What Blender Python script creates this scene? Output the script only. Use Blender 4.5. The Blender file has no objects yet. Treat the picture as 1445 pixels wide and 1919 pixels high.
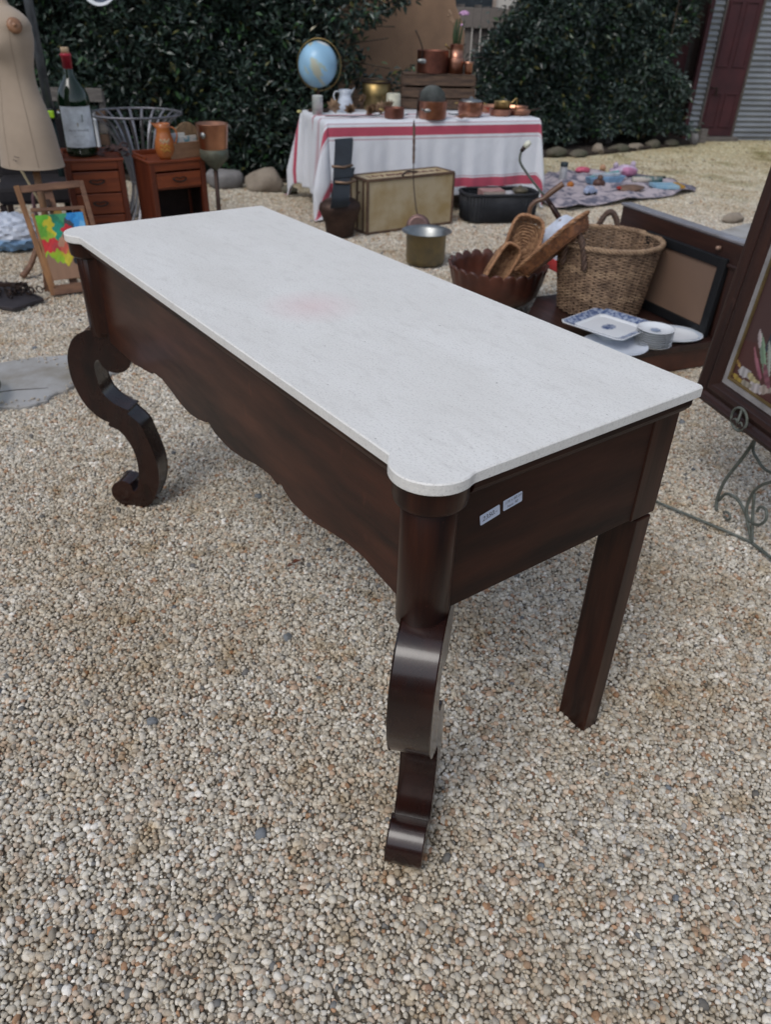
import bpy, bmesh, math, random
import numpy as np
from math import sin, cos, pi, radians, sqrt, atan2, hypot
from mathutils import Vector, Matrix, Euler
random.seed(7); RNG = np.random.default_rng(11)

# ------------------------------------------------------------------ camera
S = bpy.context.scene
PITCH, ROLL, CH = 0.586857, 0.031261, 1.44989
cam_d = bpy.data.cameras.new('camera'); cam = bpy.data.objects.new('camera', cam_d)
S.collection.objects.link(cam); S.camera = cam
F_ = Vector((0, cos(PITCH), -sin(PITCH))); U0 = Vector((0, sin(PITCH), cos(PITCH))); R0 = Vector((1, 0, 0))
r_ = cos(ROLL)*R0 + sin(ROLL)*U0; u_ = -sin(ROLL)*R0 + cos(ROLL)*U0
mw = Matrix.Identity(4)
for i in range(3):
    mw[i][0] = r_[i]; mw[i][1] = u_[i]; mw[i][2] = -F_[i]
mw[2][3] = CH
cam.matrix_world = mw
cam_d.sensor_fit = 'VERTICAL'; cam_d.sensor_height = 24; cam_d.lens = 24*1426.44/1919
cam_d.clip_start = 0.02; cam_d.clip_end = 300
cam_d.dof.use_dof = True; cam_d.dof.focus_distance = 1.25; cam_d.dof.aperture_fstop = 3.9

# ------------------------------------------------------------------ world, sun, exposure
W = bpy.data.worlds.new('World'); S.world = W; W.use_nodes = True
nt = W.node_tree; nt.nodes.clear()
sky = nt.nodes.new('ShaderNodeTexSky'); sky.sky_type = 'NISHITA'; sky.sun_disc = False
SUN_EL, SUN_AZ = radians(52), radians(-150)
sky.sun_elevation = SUN_EL; sky.sun_rotation = SUN_AZ; sky.dust_density = 2.0; sky.air_density = 1.0; sky.ozone_density = 1.0
hsv = nt.nodes.new('ShaderNodeHueSaturation'); hsv.inputs['Saturation'].default_value = 0.62
bg = nt.nodes.new('ShaderNodeBackground'); bg.inputs['Strength'].default_value = 0.12
wo = nt.nodes.new('ShaderNodeOutputWorld')
nt.links.new(sky.outputs[0], hsv.inputs['Color']); nt.links.new(hsv.outputs[0], bg.inputs[0]); nt.links.new(bg.outputs[0], wo.inputs[0])
sl = bpy.data.lights.new('sun', 'SUN'); sl.energy = 0.6; sl.angle = radians(25); sl.color = (1, 0.99, 0.97)
sun = bpy.data.objects.new('sun', sl); S.collection.objects.link(sun)
sd = Vector((sin(SUN_AZ)*cos(SUN_EL), cos(SUN_AZ)*cos(SUN_EL), sin(SUN_EL)))
sun.rotation_euler = sd.to_track_quat('Z', 'Y').to_euler()
S.view_settings.view_transform = 'Standard'; S.view_settings.look = 'None'
S.view_settings.gamma = 1; S.view_settings.use_curve_mapping = False
S.view_settings.exposure = 0.34
S.render.engine = 'CYCLES'

# ------------------------------------------------------------------ helpers
COL = S.collection
def tag(o, label=None, cat=None, group=None, kind=None):
    if label: o['label'] = label
    if cat: o['category'] = cat
    if group: o['group'] = group
    if kind: o['kind'] = kind
    return o
def thing(name, label, cat, loc=(0, 0, 0), rz=0, group=None, rot=None):
    o = bpy.data.objects.new(name, None); COL.objects.link(o)
    o.location = loc; o.rotation_euler = rot if rot else (0, 0, rz); o.empty_display_size = .05
    return tag(o, label, cat, group)

def M(name, col, rough=.5, metal=0., col2=None, scale=12, stretch=(1, 1, 1), bump=.15, bscale=80, coat=0, spec=.5,
      attr=None, attr_mix=1., contrast=(.35, .65), detail=5, rvar=.1, trans=0, ior=1.45, bstretch=None, sheen=0, bdist=.002, wear=None):
    m = bpy.data.materials.new(name); m.use_nodes = True; n = m.node_tree; L = n.links
    b = n.nodes['Principled BSDF']
    b.inputs['Roughness'].default_value = rough; b.inputs['Metallic'].default_value = metal
    b.inputs['Coat Weight'].default_value = coat; b.inputs['Coat Roughness'].default_value = .12
    b.inputs['Specular IOR Level'].default_value = spec; b.inputs['Transmission Weight'].default_value = trans
    b.inputs['IOR'].default_value = ior; b.inputs['Sheen Weight'].default_value = sheen
    tc = n.nodes.new('ShaderNodeTexCoord'); mp = n.nodes.new('ShaderNodeMapping'); mp.inputs['Scale'].default_value = stretch
    L.new(tc.outputs['Object'], mp.inputs[0])
    nz = n.nodes.new('ShaderNodeTexNoise'); nz.inputs['Scale'].default_value = scale; nz.inputs['Detail'].default_value = detail
    nz.inputs['Roughness'].default_value = .6
    L.new(mp.outputs[0], nz.inputs['Vector'])
    rp = n.nodes.new('ShaderNodeMapRange'); rp.inputs[1].default_value = contrast[0]; rp.inputs[2].default_value = contrast[1]
    L.new(nz.outputs[0], rp.inputs[0])
    c2 = col2 if col2 else tuple(c*.6 for c in col)
    mx = n.nodes.new('ShaderNodeMix'); mx.data_type = 'RGBA'
    mx.inputs[6].default_value = (*col, 1); mx.inputs[7].default_value = (*c2, 1)
    L.new(rp.outputs[0], mx.inputs[0])
    out = mx.outputs[2]
    if attr:
        at = n.nodes.new('ShaderNodeAttribute'); at.attribute_name = attr
        m2 = n.nodes.new('ShaderNodeMix'); m2.data_type = 'RGBA'; m2.blend_type = 'MULTIPLY'; m2.inputs[0].default_value = attr_mix
        L.new(at.outputs['Color'], m2.inputs[6]); L.new(out, m2.inputs[7]); out = m2.outputs[2]
    if wear:
        for sc_, st_, lo_, hi_, f_ in ((34, (1, 1, .5), .66, .80, .28), (170, (1, 1, 1), .70, .76, .45)):
            w1 = n.nodes.new('ShaderNodeMapping'); w1.inputs['Scale'].default_value = st_; L.new(tc.outputs['Object'], w1.inputs[0])
            w2 = n.nodes.new('ShaderNodeTexNoise'); w2.inputs['Scale'].default_value = sc_; w2.inputs['Detail'].default_value = 6; L.new(w1.outputs[0], w2.inputs['Vector'])
            w3 = n.nodes.new('ShaderNodeMapRange'); w3.inputs[1].default_value = lo_; w3.inputs[2].default_value = hi_; w3.inputs[4].default_value = f_; L.new(w2.outputs[0], w3.inputs[0])
            w4 = n.nodes.new('ShaderNodeMix'); w4.data_type = 'RGBA'; L.new(w3.outputs[0], w4.inputs[0]); L.new(out, w4.inputs[6]); w4.inputs[7].default_value = (*wear, 1); out = w4.outputs[2]
    L.new(out, b.inputs['Base Color'])
    if rvar:
        rr = n.nodes.new('ShaderNodeMapRange'); rr.inputs[3].default_value = max(0, rough-rvar); rr.inputs[4].default_value = min(1, rough+rvar)
        L.new(nz.outputs[0], rr.inputs[0]); L.new(rr.outputs[0], b.inputs['Roughness'])
    if bump:
        n2 = n.nodes.new('ShaderNodeTexNoise'); n2.inputs['Scale'].default_value = bscale; n2.inputs['Detail'].default_value = 4
        if bstretch:
            mb_ = n.nodes.new('ShaderNodeMapping'); mb_.inputs['Scale'].default_value = bstretch
            L.new(tc.outputs['Object'], mb_.inputs[0]); L.new(mb_.outputs[0], n2.inputs['Vector'])
        else: L.new(mp.outputs[0], n2.inputs['Vector'])
        bp = n.nodes.new('ShaderNodeBump'); bp.inputs['Strength'].default_value = bump; bp.inputs['Distance'].default_value = bdist
        L.new(n2.outputs[0], bp.inputs['Height']); L.new(bp.outputs[0], b.inputs['Normal'])
    return m

class MB:
    def __init__(s): s.v = []; s.f = []; s.sm = []; s.c = None
    def add(s, vs, fs, smooth=False, xf=None):
        o = len(s.v)
        s.v += [tuple(xf @ Vector(p)) for p in vs] if xf is not None else [tuple(p) for p in vs]
        s.f += [tuple(i+o for i in f) for f in fs]; s.sm += [smooth]*len(fs); return s
    def box(s, c, d, xf=None):
        x, y, z = c; a, b, e = d[0]/2, d[1]/2, d[2]/2
        vs = [(x+i*a, y+j*b, z+k*e) for i in (-1, 1) for j in (-1, 1) for k in (-1, 1)]
        return s.add(vs, [(0, 1, 3, 2), (4, 6, 7, 5), (0, 4, 5, 1), (2, 3, 7, 6), (0, 2, 6, 4), (1, 5, 7, 3)], False, xf)
    def bar(s, p, q, w, t, up=(0, 0, 1)):
        p = Vector(p); q = Vector(q); d = (q-p).normalized(); upv = Vector(up)
        if abs(d.dot(upv)) > .95: upv = Vector((0, 1, 0))
        x = d.cross(upv).normalized(); y = x.cross(d).normalized()
        vs = [tuple(P + x*i*w/2 + y*j*t/2) for P in (p, q) for i in (-1, 1) for j in (-1, 1)]
        return s.add(vs, [(0, 2, 3, 1), (4, 5, 7, 6), (0, 1, 5, 4), (2, 6, 7, 3), (0, 4, 6, 2), (1, 3, 7, 5)])
    def lathe(s, prof, n=32, c=(0, 0, 0), sx=1, sy=1, xf=None, smooth=True, wob=None):
        vs = []; fs = []
        for k, (r, z) in enumerate(prof):
            for i in range(n):
                a = 2*pi*i/n; rr = r*(wob(a, k) if wob else 1)
                vs.append((c[0]+rr*cos(a)*sx, c[1]+rr*sin(a)*sy, c[2]+z))
        for k in range(len(prof)-1):
            for i in range(n):
                j = (i+1) % n; fs.append((k*n+i, k*n+j, (k+1)*n+j, (k+1)*n+i))
        if prof[0][0] > 1e-6: fs.append(tuple(range(n))[::-1])
        if prof[-1][0] > 1e-6: fs.append(tuple((len(prof)-1)*n+i for i in range(n)))
        return s.add(vs, fs, smooth, xf)
    def shell(s, prof, n=32, **k):      # open profile: no caps
        a = len(s.f); s.lathe(prof, n, **k)
        keep = [i for i in range(a, len(s.f)) if len(s.f[i]) == 4]
        s.f = s.f[:a]+[s.f[i] for i in keep]; s.sm = s.sm[:a]+[True]*len(keep); return s
    def tube(s, pts, r, n=8, closed=False, flat=1.0, xf=None):
        P = [Vector(p) for p in pts]; m = len(P); vs = []; fs = []; px = None
        for i in range(m):
            if closed: t = P[(i+1) % m]-P[i-1]
            else: t = P[min(i+1, m-1)]-P[max(i-1, 0)]
            t = t.normalized() if t.length > 1e-9 else Vector((0, 0, 1))
            if px is None:
                h = Vector((0, 0, 1)) if abs(t.z) < .9 else Vector((1, 0, 0)); px = t.cross(h).normalized()
            else:
                px = (px - t*px.dot(t)); px = px.normalized() if px.length > 1e-6 else t.orthogonal().normalized()
            py = t.cross(px); rr = r[i] if hasattr(r, '__len__') else r
            for j in range(n):
                a = 2*pi*j/n; vs.append(tuple(P[i]+px*cos(a)*rr+py*sin(a)*rr*flat))
        for i in range(m if closed else m-1):
            k = (i+1) % m
            for j in range(n):
                l = (j+1) % n; fs.append((i*n+j, i*n+l, k*n+l, k*n+j))
        if not closed: fs.append(tuple(range(n))[::-1]); fs.append(tuple((m-1)*n+j for j in range(n)))
        return s.add(vs, fs, True, xf)
    def prism(s, pts, f0, f1, smooth_side=False, bev=0):
        # pts 2D ccw; f0/f1 map (x,y)->3D for both ends
        n = len(pts)
        def inset(b):
            o = []
            for i in range(n):
                p, q, r = Vector(pts[i-1]), Vector(pts[i]), Vector(pts[(i+1) % n])
                e1 = (q-p); e2 = (r-q); e1 = e1.normalized() if e1.length > 1e-9 else e2.normalized(); e2 = e2.normalized() if e2.length > 1e-9 else e1
                nn = Vector((-(e1.y+e2.y), e1.x+e2.x)); nn = nn.normalized() if nn.length > 1e-6 else Vector((-e1.y, e1.x))
                o.append(tuple(q+nn*b))
            return o
        if bev:
            h = f1((0, 0)); g = f0((0, 0)); ax = (Vector(h)-Vector(g)).normalized()*bev
            pi_ = inset(bev); rings = [[Vector(f0(p)) for p in pi_], [Vector(f0(p))+ax for p in pts], [Vector(f1(p))-ax for p in pts], [Vector(f1(p)) for p in pi_]]
        else: rings = [[Vector(f0(p)) for p in pts], [Vector(f1(p)) for p in pts]]
        vs = [tuple(v) for r in rings for v in r]; fs = []; 
        for k in range(len(rings)-1):
            for i in range(n):
                j = (i+1) % n; fs.append((k*n+i, k*n+j, (k+1)*n+j, (k+1)*n+i))
        s.add(vs, fs, smooth_side)
        o = len(s.v)-len(vs)
        s.f.append(tuple(o+i for i in range(n))[::-1]); s.f.append(tuple(o+(len(rings)-1)*n+i for i in range(n))); s.sm += [False, False]
        return s
    def blob(s, c, r, seed=0, sub=2, amp=.25, xf=None, planes=6):
        rnd = np.random.default_rng(seed); V, Fc = ico(sub); V = V.copy()
        for _ in range(planes):
            nn = rnd.normal(size=3); nn /= np.linalg.norm(nn); d = 1-rnd.uniform(.1, .4)
            t = np.maximum(0, V@nn-d); V -= t[:, None]*nn*.9
        V += rnd.normal(size=V.shape)*amp*.08
        V = V*np.array(r)+np.array(c)
        return s.add(V.tolist(), Fc.tolist(), True, xf)
    def build(s, name, mat, parent=None, bev=0, seg=2, label=None, kind=None, cols=None):
        me = bpy.data.meshes.new(name); me.from_pydata(s.v, [], s.f); me.polygons.foreach_set('use_smooth', s.sm)
        me.materials.append(mat)
        if cols is not None:
            a = me.color_attributes.new('pc', 'FLOAT_COLOR', 'POINT'); a.data.foreach_set('color', np.asarray(cols, np.float32).ravel())
        me.update(); o = bpy.data.objects.new(name, me); COL.objects.link(o)
        if parent is not None: o.parent = parent
        if bev:
            bm = o.modifiers.new('bevel', 'BEVEL'); bm.width = bev; bm.segments = seg; bm.limit_method = 'ANGLE'; bm.angle_limit = radians(35)
        if label: o['label'] = label
        if kind: o['kind'] = kind
        return o
_ico = {}
def ico(sub):
    if sub not in _ico:
        bm = bmesh.new(); bmesh.ops.create_icosphere(bm, subdivisions=sub, radius=1)
        _ico[sub] = (np.array([v.co[:] for v in bm.verts]), np.array([[v.index for v in f.verts] for f in bm.faces])); bm.free()
    return _ico[sub]
def crom(P, k=4, closed=False):
    P = [Vector(p) for p in P]; n = len(P); o = []
    for i in range(n if closed else n-1):
        a, b, c, d = (P[i-1], P[i], P[(i+1) % n], P[(i+2) % n]) if closed else (P[max(i-1, 0)], P[i], P[i+1], P[min(i+2, n-1)])
        for j in range(k):
            t = j/k
            o.append(.5*((2*b)+(c-a)*t+(2*a-5*b+4*c-d)*t*t+(3*b-a-3*c+d)*t**3))
    if not closed: o.append(P[-1])
    return [tuple(p) for p in o]
def numpy_mesh(name, V, Fc, mat, cols=None, smooth=False, parent=None, kind=None):
    me = bpy.data.meshes.new(name); nf, k = Fc.shape
    me.vertices.add(len(V)); me.vertices.foreach_set('co', np.asarray(V, np.float32).ravel())
    me.loops.add(nf*k); me.loops.foreach_set('vertex_index', Fc.astype(np.int32).ravel())
    me.polygons.add(nf); me.polygons.foreach_set('loop_start', np.arange(0, nf*k, k, dtype=np.int32)); me.polygons.foreach_set('loop_total', np.full(nf, k, np.int32))
    me.polygons.foreach_set('use_smooth', np.full(nf, smooth))
    if cols is not None:
        a = me.color_attributes.new('pc', 'FLOAT_COLOR', 'POINT'); a.data.foreach_set('color', np.asarray(cols, np.float32).ravel())
    me.materials.append(mat); me.update(calc_edges=True); me.validate()
    o = bpy.data.objects.new(name, me)
    if parent is not None: o.parent = parent
    if kind: o['kind'] = kind
    return o
def link(o): COL.objects.link(o); return o
def text_part(body, size, mat, parent, mtx, shear=0, wrap_r=None, name='lettering', depth=.0):
    cu = bpy.data.curves.new('txt', 'FONT'); cu.body = body; cu.size = size; cu.align_x = 'CENTER'; cu.align_y = 'CENTER'; cu.shear = shear
    to = bpy.data.objects.new('txt', cu); COL.objects.link(to)
    dg = bpy.context.evaluated_depsgraph_get(); dg.update(); me = bpy.data.meshes.new_from_object(to.evaluated_get(dg))
    bpy.data.objects.remove(to)
    for v in me.vertices:
        x, y, z = v.co
        if wrap_r: v.co = (wrap_r*sin(x/wrap_r), -wrap_r*cos(x/wrap_r), y)
        v.co = mtx @ v.co
    me.materials.clear(); me.materials.append(mat); me.name = name
    o = bpy.data.objects.new(name, me); COL.objects.link(o); o.parent = parent
    return o

# ------------------------------------------------------------------ materials
GRAIN_X, GRAIN_Y, GRAIN_Z = (1.2, 14, 14), (14, 1.2, 14), (14, 14, 1.2)
def mahog(nm, st, a=(.036, .0115, .0065), b=(.011, .0045, .0035), rough=.33, coat=.25, spec=.5):
    return M(nm, a, rough, col2=b, scale=2.2, stretch=st, bump=.16, bscale=9, coat=coat, contrast=(.3, .68), detail=8, rvar=.12, spec=spec, wear=tuple(min(1, c*2.6+.012) for c in a))
mah_x = mahog('mahogany_along', (1.3, 4, 7), a=(.072, .0205, .0095), b=(.013, .0048, .0036), rough=.40, coat=.10, spec=.4); mah_y = mahog('mahogany_across', (4, 1.3, 8), a=(.042, .0105, .0050), b=(.007, .0026, .0022), rough=.46, coat=.03, spec=.28); mah_z = mahog('mahogany_upright', GRAIN_Z, a=(.050, .0155, .0080), b=(.010, .0038, .003), rough=.38, coat=.10, spec=.35)
mah_leg = mahog('mahogany_scroll', (6, 6, 3), a=(.032, .0095, .006), b=(.007, .003, .0027), rough=.27, coat=.5, spec=.5)
dkwood = mahog('dark_frame_wood', GRAIN_Z, a=(.05, .020, .014), b=(.018, .009, .008), rough=.42, coat=.1)
dkwood_x = mahog('dark_frame_wood_along', GRAIN_X, a=(.05, .020, .014), b=(.018, .009, .008), rough=.42, coat=.1)
cherry = mahog('orange_cherry_wood', GRAIN_X, a=(.235, .055, .018), b=(.12, .026, .010), rough=.38, coat=.15)
cherry_z = mahog('orange_cherry_upright', GRAIN_Z, a=(.15, .033, .013), b=(.07, .016, .008), rough=.38, coat=.15)
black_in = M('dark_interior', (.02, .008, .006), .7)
oldwood = M('old_crate_wood', (.13, .080, .05), .8, col2=(.05, .032, .024), scale=3, stretch=(2, 16, 16), bump=.5, bscale=8)
lightwood = M('honey_easel_wood', (.38, .19, .075), .55, col2=(.21, .10, .045), scale=3, stretch=(12, 12, 2), bump=.2, bscale=8)
brownwood = M('brown_easel_wood', (.24, .125, .07), .6, col2=(.13, .065, .04), scale=3, stretch=(3, 12, 12), bump=.2, bscale=8)
copper = M('tarnished_copper', (.50, .245, .165), .40, 1, col2=(.28, .13, .09), scale=9, bump=.12, bscale=40, rvar=.15)
copper_dk = M('old_dark_copper', (.30, .125, .085), .5, 1, col2=(.15, .07, .055), scale=8, bump=.15, bscale=30)
copper_br = M('bright_copper', (.66, .34, .215), .30, 1, col2=(.40, .19, .12), scale=6, bump=.1, bscale=30)
brass = M('aged_brass', (.50, .36, .15), .4, 1, col2=(.26, .17, .07), scale=6, bump=.15, bscale=30)
brass_am = M('amber_brass', (.36, .25, .10), .42, 1, col2=(.13, .11, .06), scale=4, bump=.2, bscale=14)
tin = M('dull_tin', (.42, .43, .42), .42, 1, col2=(.22, .23, .22), scale=8, bump=.15, bscale=30)
iron = M('dark_iron', (.035, .03, .03), .55, .6, col2=(.06, .035, .025), scale=20, bump=.3, bscale=60)
rust = M('rusty_brown_metal', (.085, .05, .038), .55, .5, col2=(.045, .028, .022), scale=10, bump=.3, bscale=50)
ironv = M('green_grey_wrought_iron', (.17, .19, .17), .6, .2, col2=(.10, .11, .09), scale=30, bump=.3, bscale=80)
chinaw = M('white_glazed_china', (.80, .83, .85), .12, col2=(.76, .79, .82), bump=0, rvar=.03)
chinab = M('blue_print_glaze', (.08, .12, .24), .15, col2=(.34, .40, .52), scale=55, contrast=(.45, .55), bump=0, rvar=.03)
whitep = M('white_paint', (.66, .68, .70), .5, col2=(.55, .58, .6))
greyp = M('weathered_grey_timber', (.20, .18, .16), .8, col2=(.11, .10, .09), scale=3, stretch=(3, 18, 18), bump=.4, bscale=8)
blackm = M('black_plastic', (.010, .011, .013), .5, rvar=.05)
wickm = M('golden_brown_wicker', (.36, .205, .105), .6, col2=(.20, .10, .05), scale=55, contrast=(.42, .58), bump=.4, bscale=55)
wickr = M('red_brown_wicker', (.30, .13, .055), .55, col2=(.15, .065, .035), scale=55, contrast=(.42, .58), bump=.4, bscale=55)
wickd = M('dark_braided_wicker', (.13, .075, .05), .65, col2=(.07, .045, .035), scale=18, bump=.4, bscale=90)
wickb = M('black_wicker', (.012, .013, .016), .5, col2=(.020, .022, .026), scale=20, bump=.3, bscale=90)

# ------------------------------------------------------------------ ground
gm = M('compacted_fine_gravel', (.22, .19, .145), .95, col2=(.13, .105, .075), scale=70, bump=.8, bscale=160, bdist=.004)
N = 60
g = MB(); g.add([(-40, -20, -.011), (40, -20, -.011), (40, 60, -.011), (-40, 60, -.011)], [(0, 1, 2, 3)])
tag(g.build('ground', gm), kind='structure')

# pebble material: per pebble colour times broad stains laid out over the yard
def pebble_mat():
    m = bpy.data.materials.new('pebbles'); m.use_nodes = True; n = m.node_tree; L = n.links; b = n.nodes['Principled BSDF']
    b.inputs['Roughness'].default_value = .72; b.inputs['Specular IOR Level'].default_value = .35
    at = n.nodes.new('ShaderNodeAttribute'); at.attribute_name = 'pc'
    ge = n.nodes.new('ShaderNodeNewGeometry')
    def noise(sc, lo, hi, det=4, src=ge.outputs['Position']):
        z = n.nodes.new('ShaderNodeTexNoise'); z.inputs['Scale'].default_value = sc; z.inputs['Detail'].default_value = det
        L.new(src, z.inputs['Vector']); r = n.nodes.new('ShaderNodeMapRange'); r.inputs[1].default_value = lo; r.inputs[2].default_value = hi
        L.new(z.outputs[0], r.inputs[0]); return r.outputs[0]
    def mul(a, col, fac, mode='MULTIPLY'):
        x = n.nodes.new('ShaderNodeMix'); x.data_type = 'RGBA'; x.blend_type = mode; L.new(fac, x.inputs[0]); L.new(a, x.inputs[6]); x.inputs[7].default_value = (*col, 1); return x.outputs[2]
    c = mul(at.outputs['Color'], (.74, .63, .48), noise(9, .55, .74))
    c = mul(c, (.88, .84, .78), noise(1.7, .42, .62))
    c = mul(c, (.55, .5, .42), noise(120, .52, .75, 6))
    # mossy, greenish yard further back
    sp = n.nodes.new('ShaderNodeSeparateXYZ'); L.new(ge.outputs['Position'], sp.inputs[0])
    far = n.nodes.new('ShaderNodeMapRange'); far.inputs[1].default_value = 6.5; far.inputs[2].default_value = 11.; L.new(sp.outputs[1], far.inputs[0])
    c = mul(c, (.92, .92, .72), far.outputs[0])
    pm = n.nodes.new('ShaderNodeMath'); pm.operation = 'MULTIPLY'; L.new(far.outputs[0], pm.inputs[0]); L.new(noise(1.6, .54, .66), pm.inputs[1])
    c = mul(c, (.45, .45, .28), pm.outputs[0])
    L.new(c, b.inputs['Base Color'])
    z = n.nodes.new('ShaderNodeTexNoise'); z.inputs['Scale'].default_value = 260; L.new(ge.outputs['Position'], z.inputs['Vector'])
    bp = n.nodes.new('ShaderNodeBump'); bp.inputs['Strength'].default_value = .35; bp.inputs['Distance'].default_value = .001
    L.new(z.outputs[0], bp.inputs['Height']); L.new(bp.outputs[0], b.inputs['Normal'])
    return m
PEB = pebble_mat()
PCOLS = np.array([[.62, .60, .54], [.56, .53, .465], [.69, .675, .63], [.50, .455, .385], [.56, .475, .39], [.48, .365, .28], [.43, .27, .17], [.45, .44, .415], [.77, .765, .74], [.35, .23, .165], [.21, .215, .22]])
PW = np.array([.24, .21, .16, .13, .10, .05, .016, .05, .03, .012, .012]); PW /= PW.sum()
def pebble_set(size, spacing, sub, z, rad, rng, big=0, squash=.72):
    size = size+spacing*.55; nx = int(size/spacing); gx, gy = np.meshgrid(np.arange(nx), np.arange(int(nx/.87)))
    x = (gx+.25+.5*(gy % 2))*size/nx; y = (gy+.5)*size/int(nx/.87); x = x.ravel(); y = y.ravel(); K = len(x)
    x = x+rng.normal(0, spacing*.22, K)-size/2; y = y+rng.normal(0, spacing*.22, K)-size/2
    r = rad*np.clip(rng.lognormal(0, .28, K), .5, 1.9)
    if big:
        ii = rng.choice(K, big, replace=False); r[ii] *= rng.uniform(1.7, 2.4, big)
    V, Fc = ico(sub); n = len(V)
    P = np.repeat(V[None], K, 0).copy()
    for _ in range(5):
        nn = rng.normal(size=(K, 3)); nn /= np.linalg.norm(nn, axis=1)[:, None]; d = rng.uniform(.6, .92, K)
        t = np.maximum(0, np.einsum('kni,ki->kn', P, nn)-d[:, None]); P -= t[:, :, None]*nn[:, None, :]
    P *= np.stack([rng.uniform(.85, 1.35, K), rng.uniform(.7, 1.05, K), rng.uniform(.6, .95, K)], 1)[:, None, :]
    a = rng.uniform(0, 2*pi, K); tl = rng.normal(0, .35, K)
    ct, st = np.cos(tl), np.sin(tl); X = P[:, :, 0]*ct[:, None]-P[:, :, 2]*st[:, None]; Z = P[:, :, 0]*st[:, None]+P[:, :, 2]*ct[:, None]
    ca, sa = np.cos(a), np.sin(a); X2 = X*ca[:, None]-P[:, :, 1]*sa[:, None]; Y2 = X*sa[:, None]+P[:, :, 1]*ca[:, None]
    Q = np.stack([X2*r[:, None]+x[:, None], Y2*r[:, None]+y[:, None], Z*r[:, None]+(z+rng.normal(0, rad*.22, K))[:, None]], -1)
    ci = rng.choice(len(PCOLS), K, p=PW)
    if big: ci[ii] = rng.choice([7, 10, 4, 2], big, p=[.3, .3, .2, .2])
    C = PCOLS[ci]*rng.uniform(.80, 1.28, (K, 1))*np.array([1.04, 1.0, .94]); 
    if big: 
        dk = ii[::2]; C[dk] = np.array([.17, .185, .20])*rng.uniform(.7, 1.3, (len(dk), 1))
    C = np.c_[C, np.ones(K)]; C = np.repeat(C[:, None], n, 1)
    Ff = (Fc[None]+np.arange(K)[:, None, None]*n).reshape(-1, 3)
    return Q.reshape(-1, 3), Ff, C.reshape(-1, 4)
def tile(name, sets):
    V, Ff, C = [], [], []; o = 0
    for a, b, c in sets: V.append(a); Ff.append(b+o); C.append(c); o += len(a)
    return numpy_mesh(name, np.concatenate(V), np.concatenate(Ff), PEB, np.concatenate(C), smooth=True)
TN, TF = .5, 1.0
tiles = []
for k in range(2):
    r = np.random.default_rng(40+k)
    tiles.append(tile('gravel_patch', [pebble_set(TN, .0110, 1, -.0125, .0060, r), pebble_set(TN, .0100, 2, -.0055, .0054, r, big=4)]))
for k in range(2):
    r = np.random.default_rng(60+k)
    tiles.append(tile('gravel_patch', [pebble_set(TF, .0120, 1, -.0075, .0070, r, big=12)]))
def visible_tiles(size, y0, y1):
    out = []; k = 0
    for iy in range(int(round(y0/size)), int(round(y1/size))):
        yc = (iy+.5)*size; hw = .62*yc+1.0
        for ix in range(-40, 41):
            if abs((ix+.5)*size) < hw: out.append(((ix+.5)*size, yc))
    return out
near = visible_tiles(TN, 0., 3.5); far = visible_tiles(TF, 3.5-.5+.5, 12.5)
far = [(x, y) for (x, y) in visible_tiles(TF, 4., 13.)] ; near = visible_tiles(TN, 0., 4.)
pm = bpy.data.meshes.new('gravel'); allp = [(x, y, 0) for x, y in near+far]; pm.from_pydata(allp, [], [])
ids = [random.randrange(2) for _ in near]+[2+random.randrange(2) for _ in far]
a = pm.attributes.new('kind_id', 'INT', 'POINT'); a.data.foreach_set('value', ids)
a = pm.attributes.new('turn', 'FLOAT_VECTOR', 'POINT'); a.data.foreach_set('vector', np.array([(0, 0, random.randrange(4)*pi/2) for _ in allp], np.float32).ravel())
gravel = bpy.data.objects.new('gravel', pm); COL.objects.link(gravel); tag(gravel, 'loose cream and tan pebbles covering the whole yard', 'gravel', kind='stuff')
ng = bpy.data.node_groups.new('gravel_scatter', 'GeometryNodeTree')
ng.interface.new_socket('Geometry', in_out='INPUT', socket_type='NodeSocketGeometry'); ng.interface.new_socket('Geometry', in_out='OUTPUT', socket_type='NodeSocketGeometry')
gi = ng.nodes.new('NodeGroupInput'); go = ng.nodes.new('NodeGroupOutput'); jn = ng.nodes.new('GeometryNodeJoinGeometry')
at1 = ng.nodes.new('GeometryNodeInputNamedAttribute'); at1.data_type = 'INT'; at1.inputs['Name'].default_value = 'kind_id'
at2 = ng.nodes.new('GeometryNodeInputNamedAttribute'); at2.data_type = 'FLOAT_VECTOR'; at2.inputs['Name'].default_value = 'turn'
for k, t in enumerate(tiles):
    ip = ng.nodes.new('GeometryNodeInstanceOnPoints'); oi = ng.nodes.new('GeometryNodeObjectInfo'); oi.inputs['Object'].default_value = t; oi.inputs['As Instance'].default_value = True
    cp = ng.nodes.new('FunctionNodeCompare'); cp.data_type = 'INT'; cp.operation = 'EQUAL'; cp.inputs[3].default_value = k
    ng.links.new(next(o for o in at1.outputs if o.enabled), cp.inputs[2]); ng.links.new(cp.outputs[0], ip.inputs['Selection'])
    ng.links.new(gi.outputs[0], ip.inputs['Points']); ng.links.new(oi.outputs['Geometry'], ip.inputs['Instance'])
    ng.links.new(next(o for o in at2.outputs if o.enabled), ip.inputs['Rotation']); ng.links.new(ip.outputs[0], jn.inputs[0])
ng.links.new(jn.outputs[0], go.inputs[0])
md = gravel.modifiers.new('scatter', 'NODES'); md.node_group = ng

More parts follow.
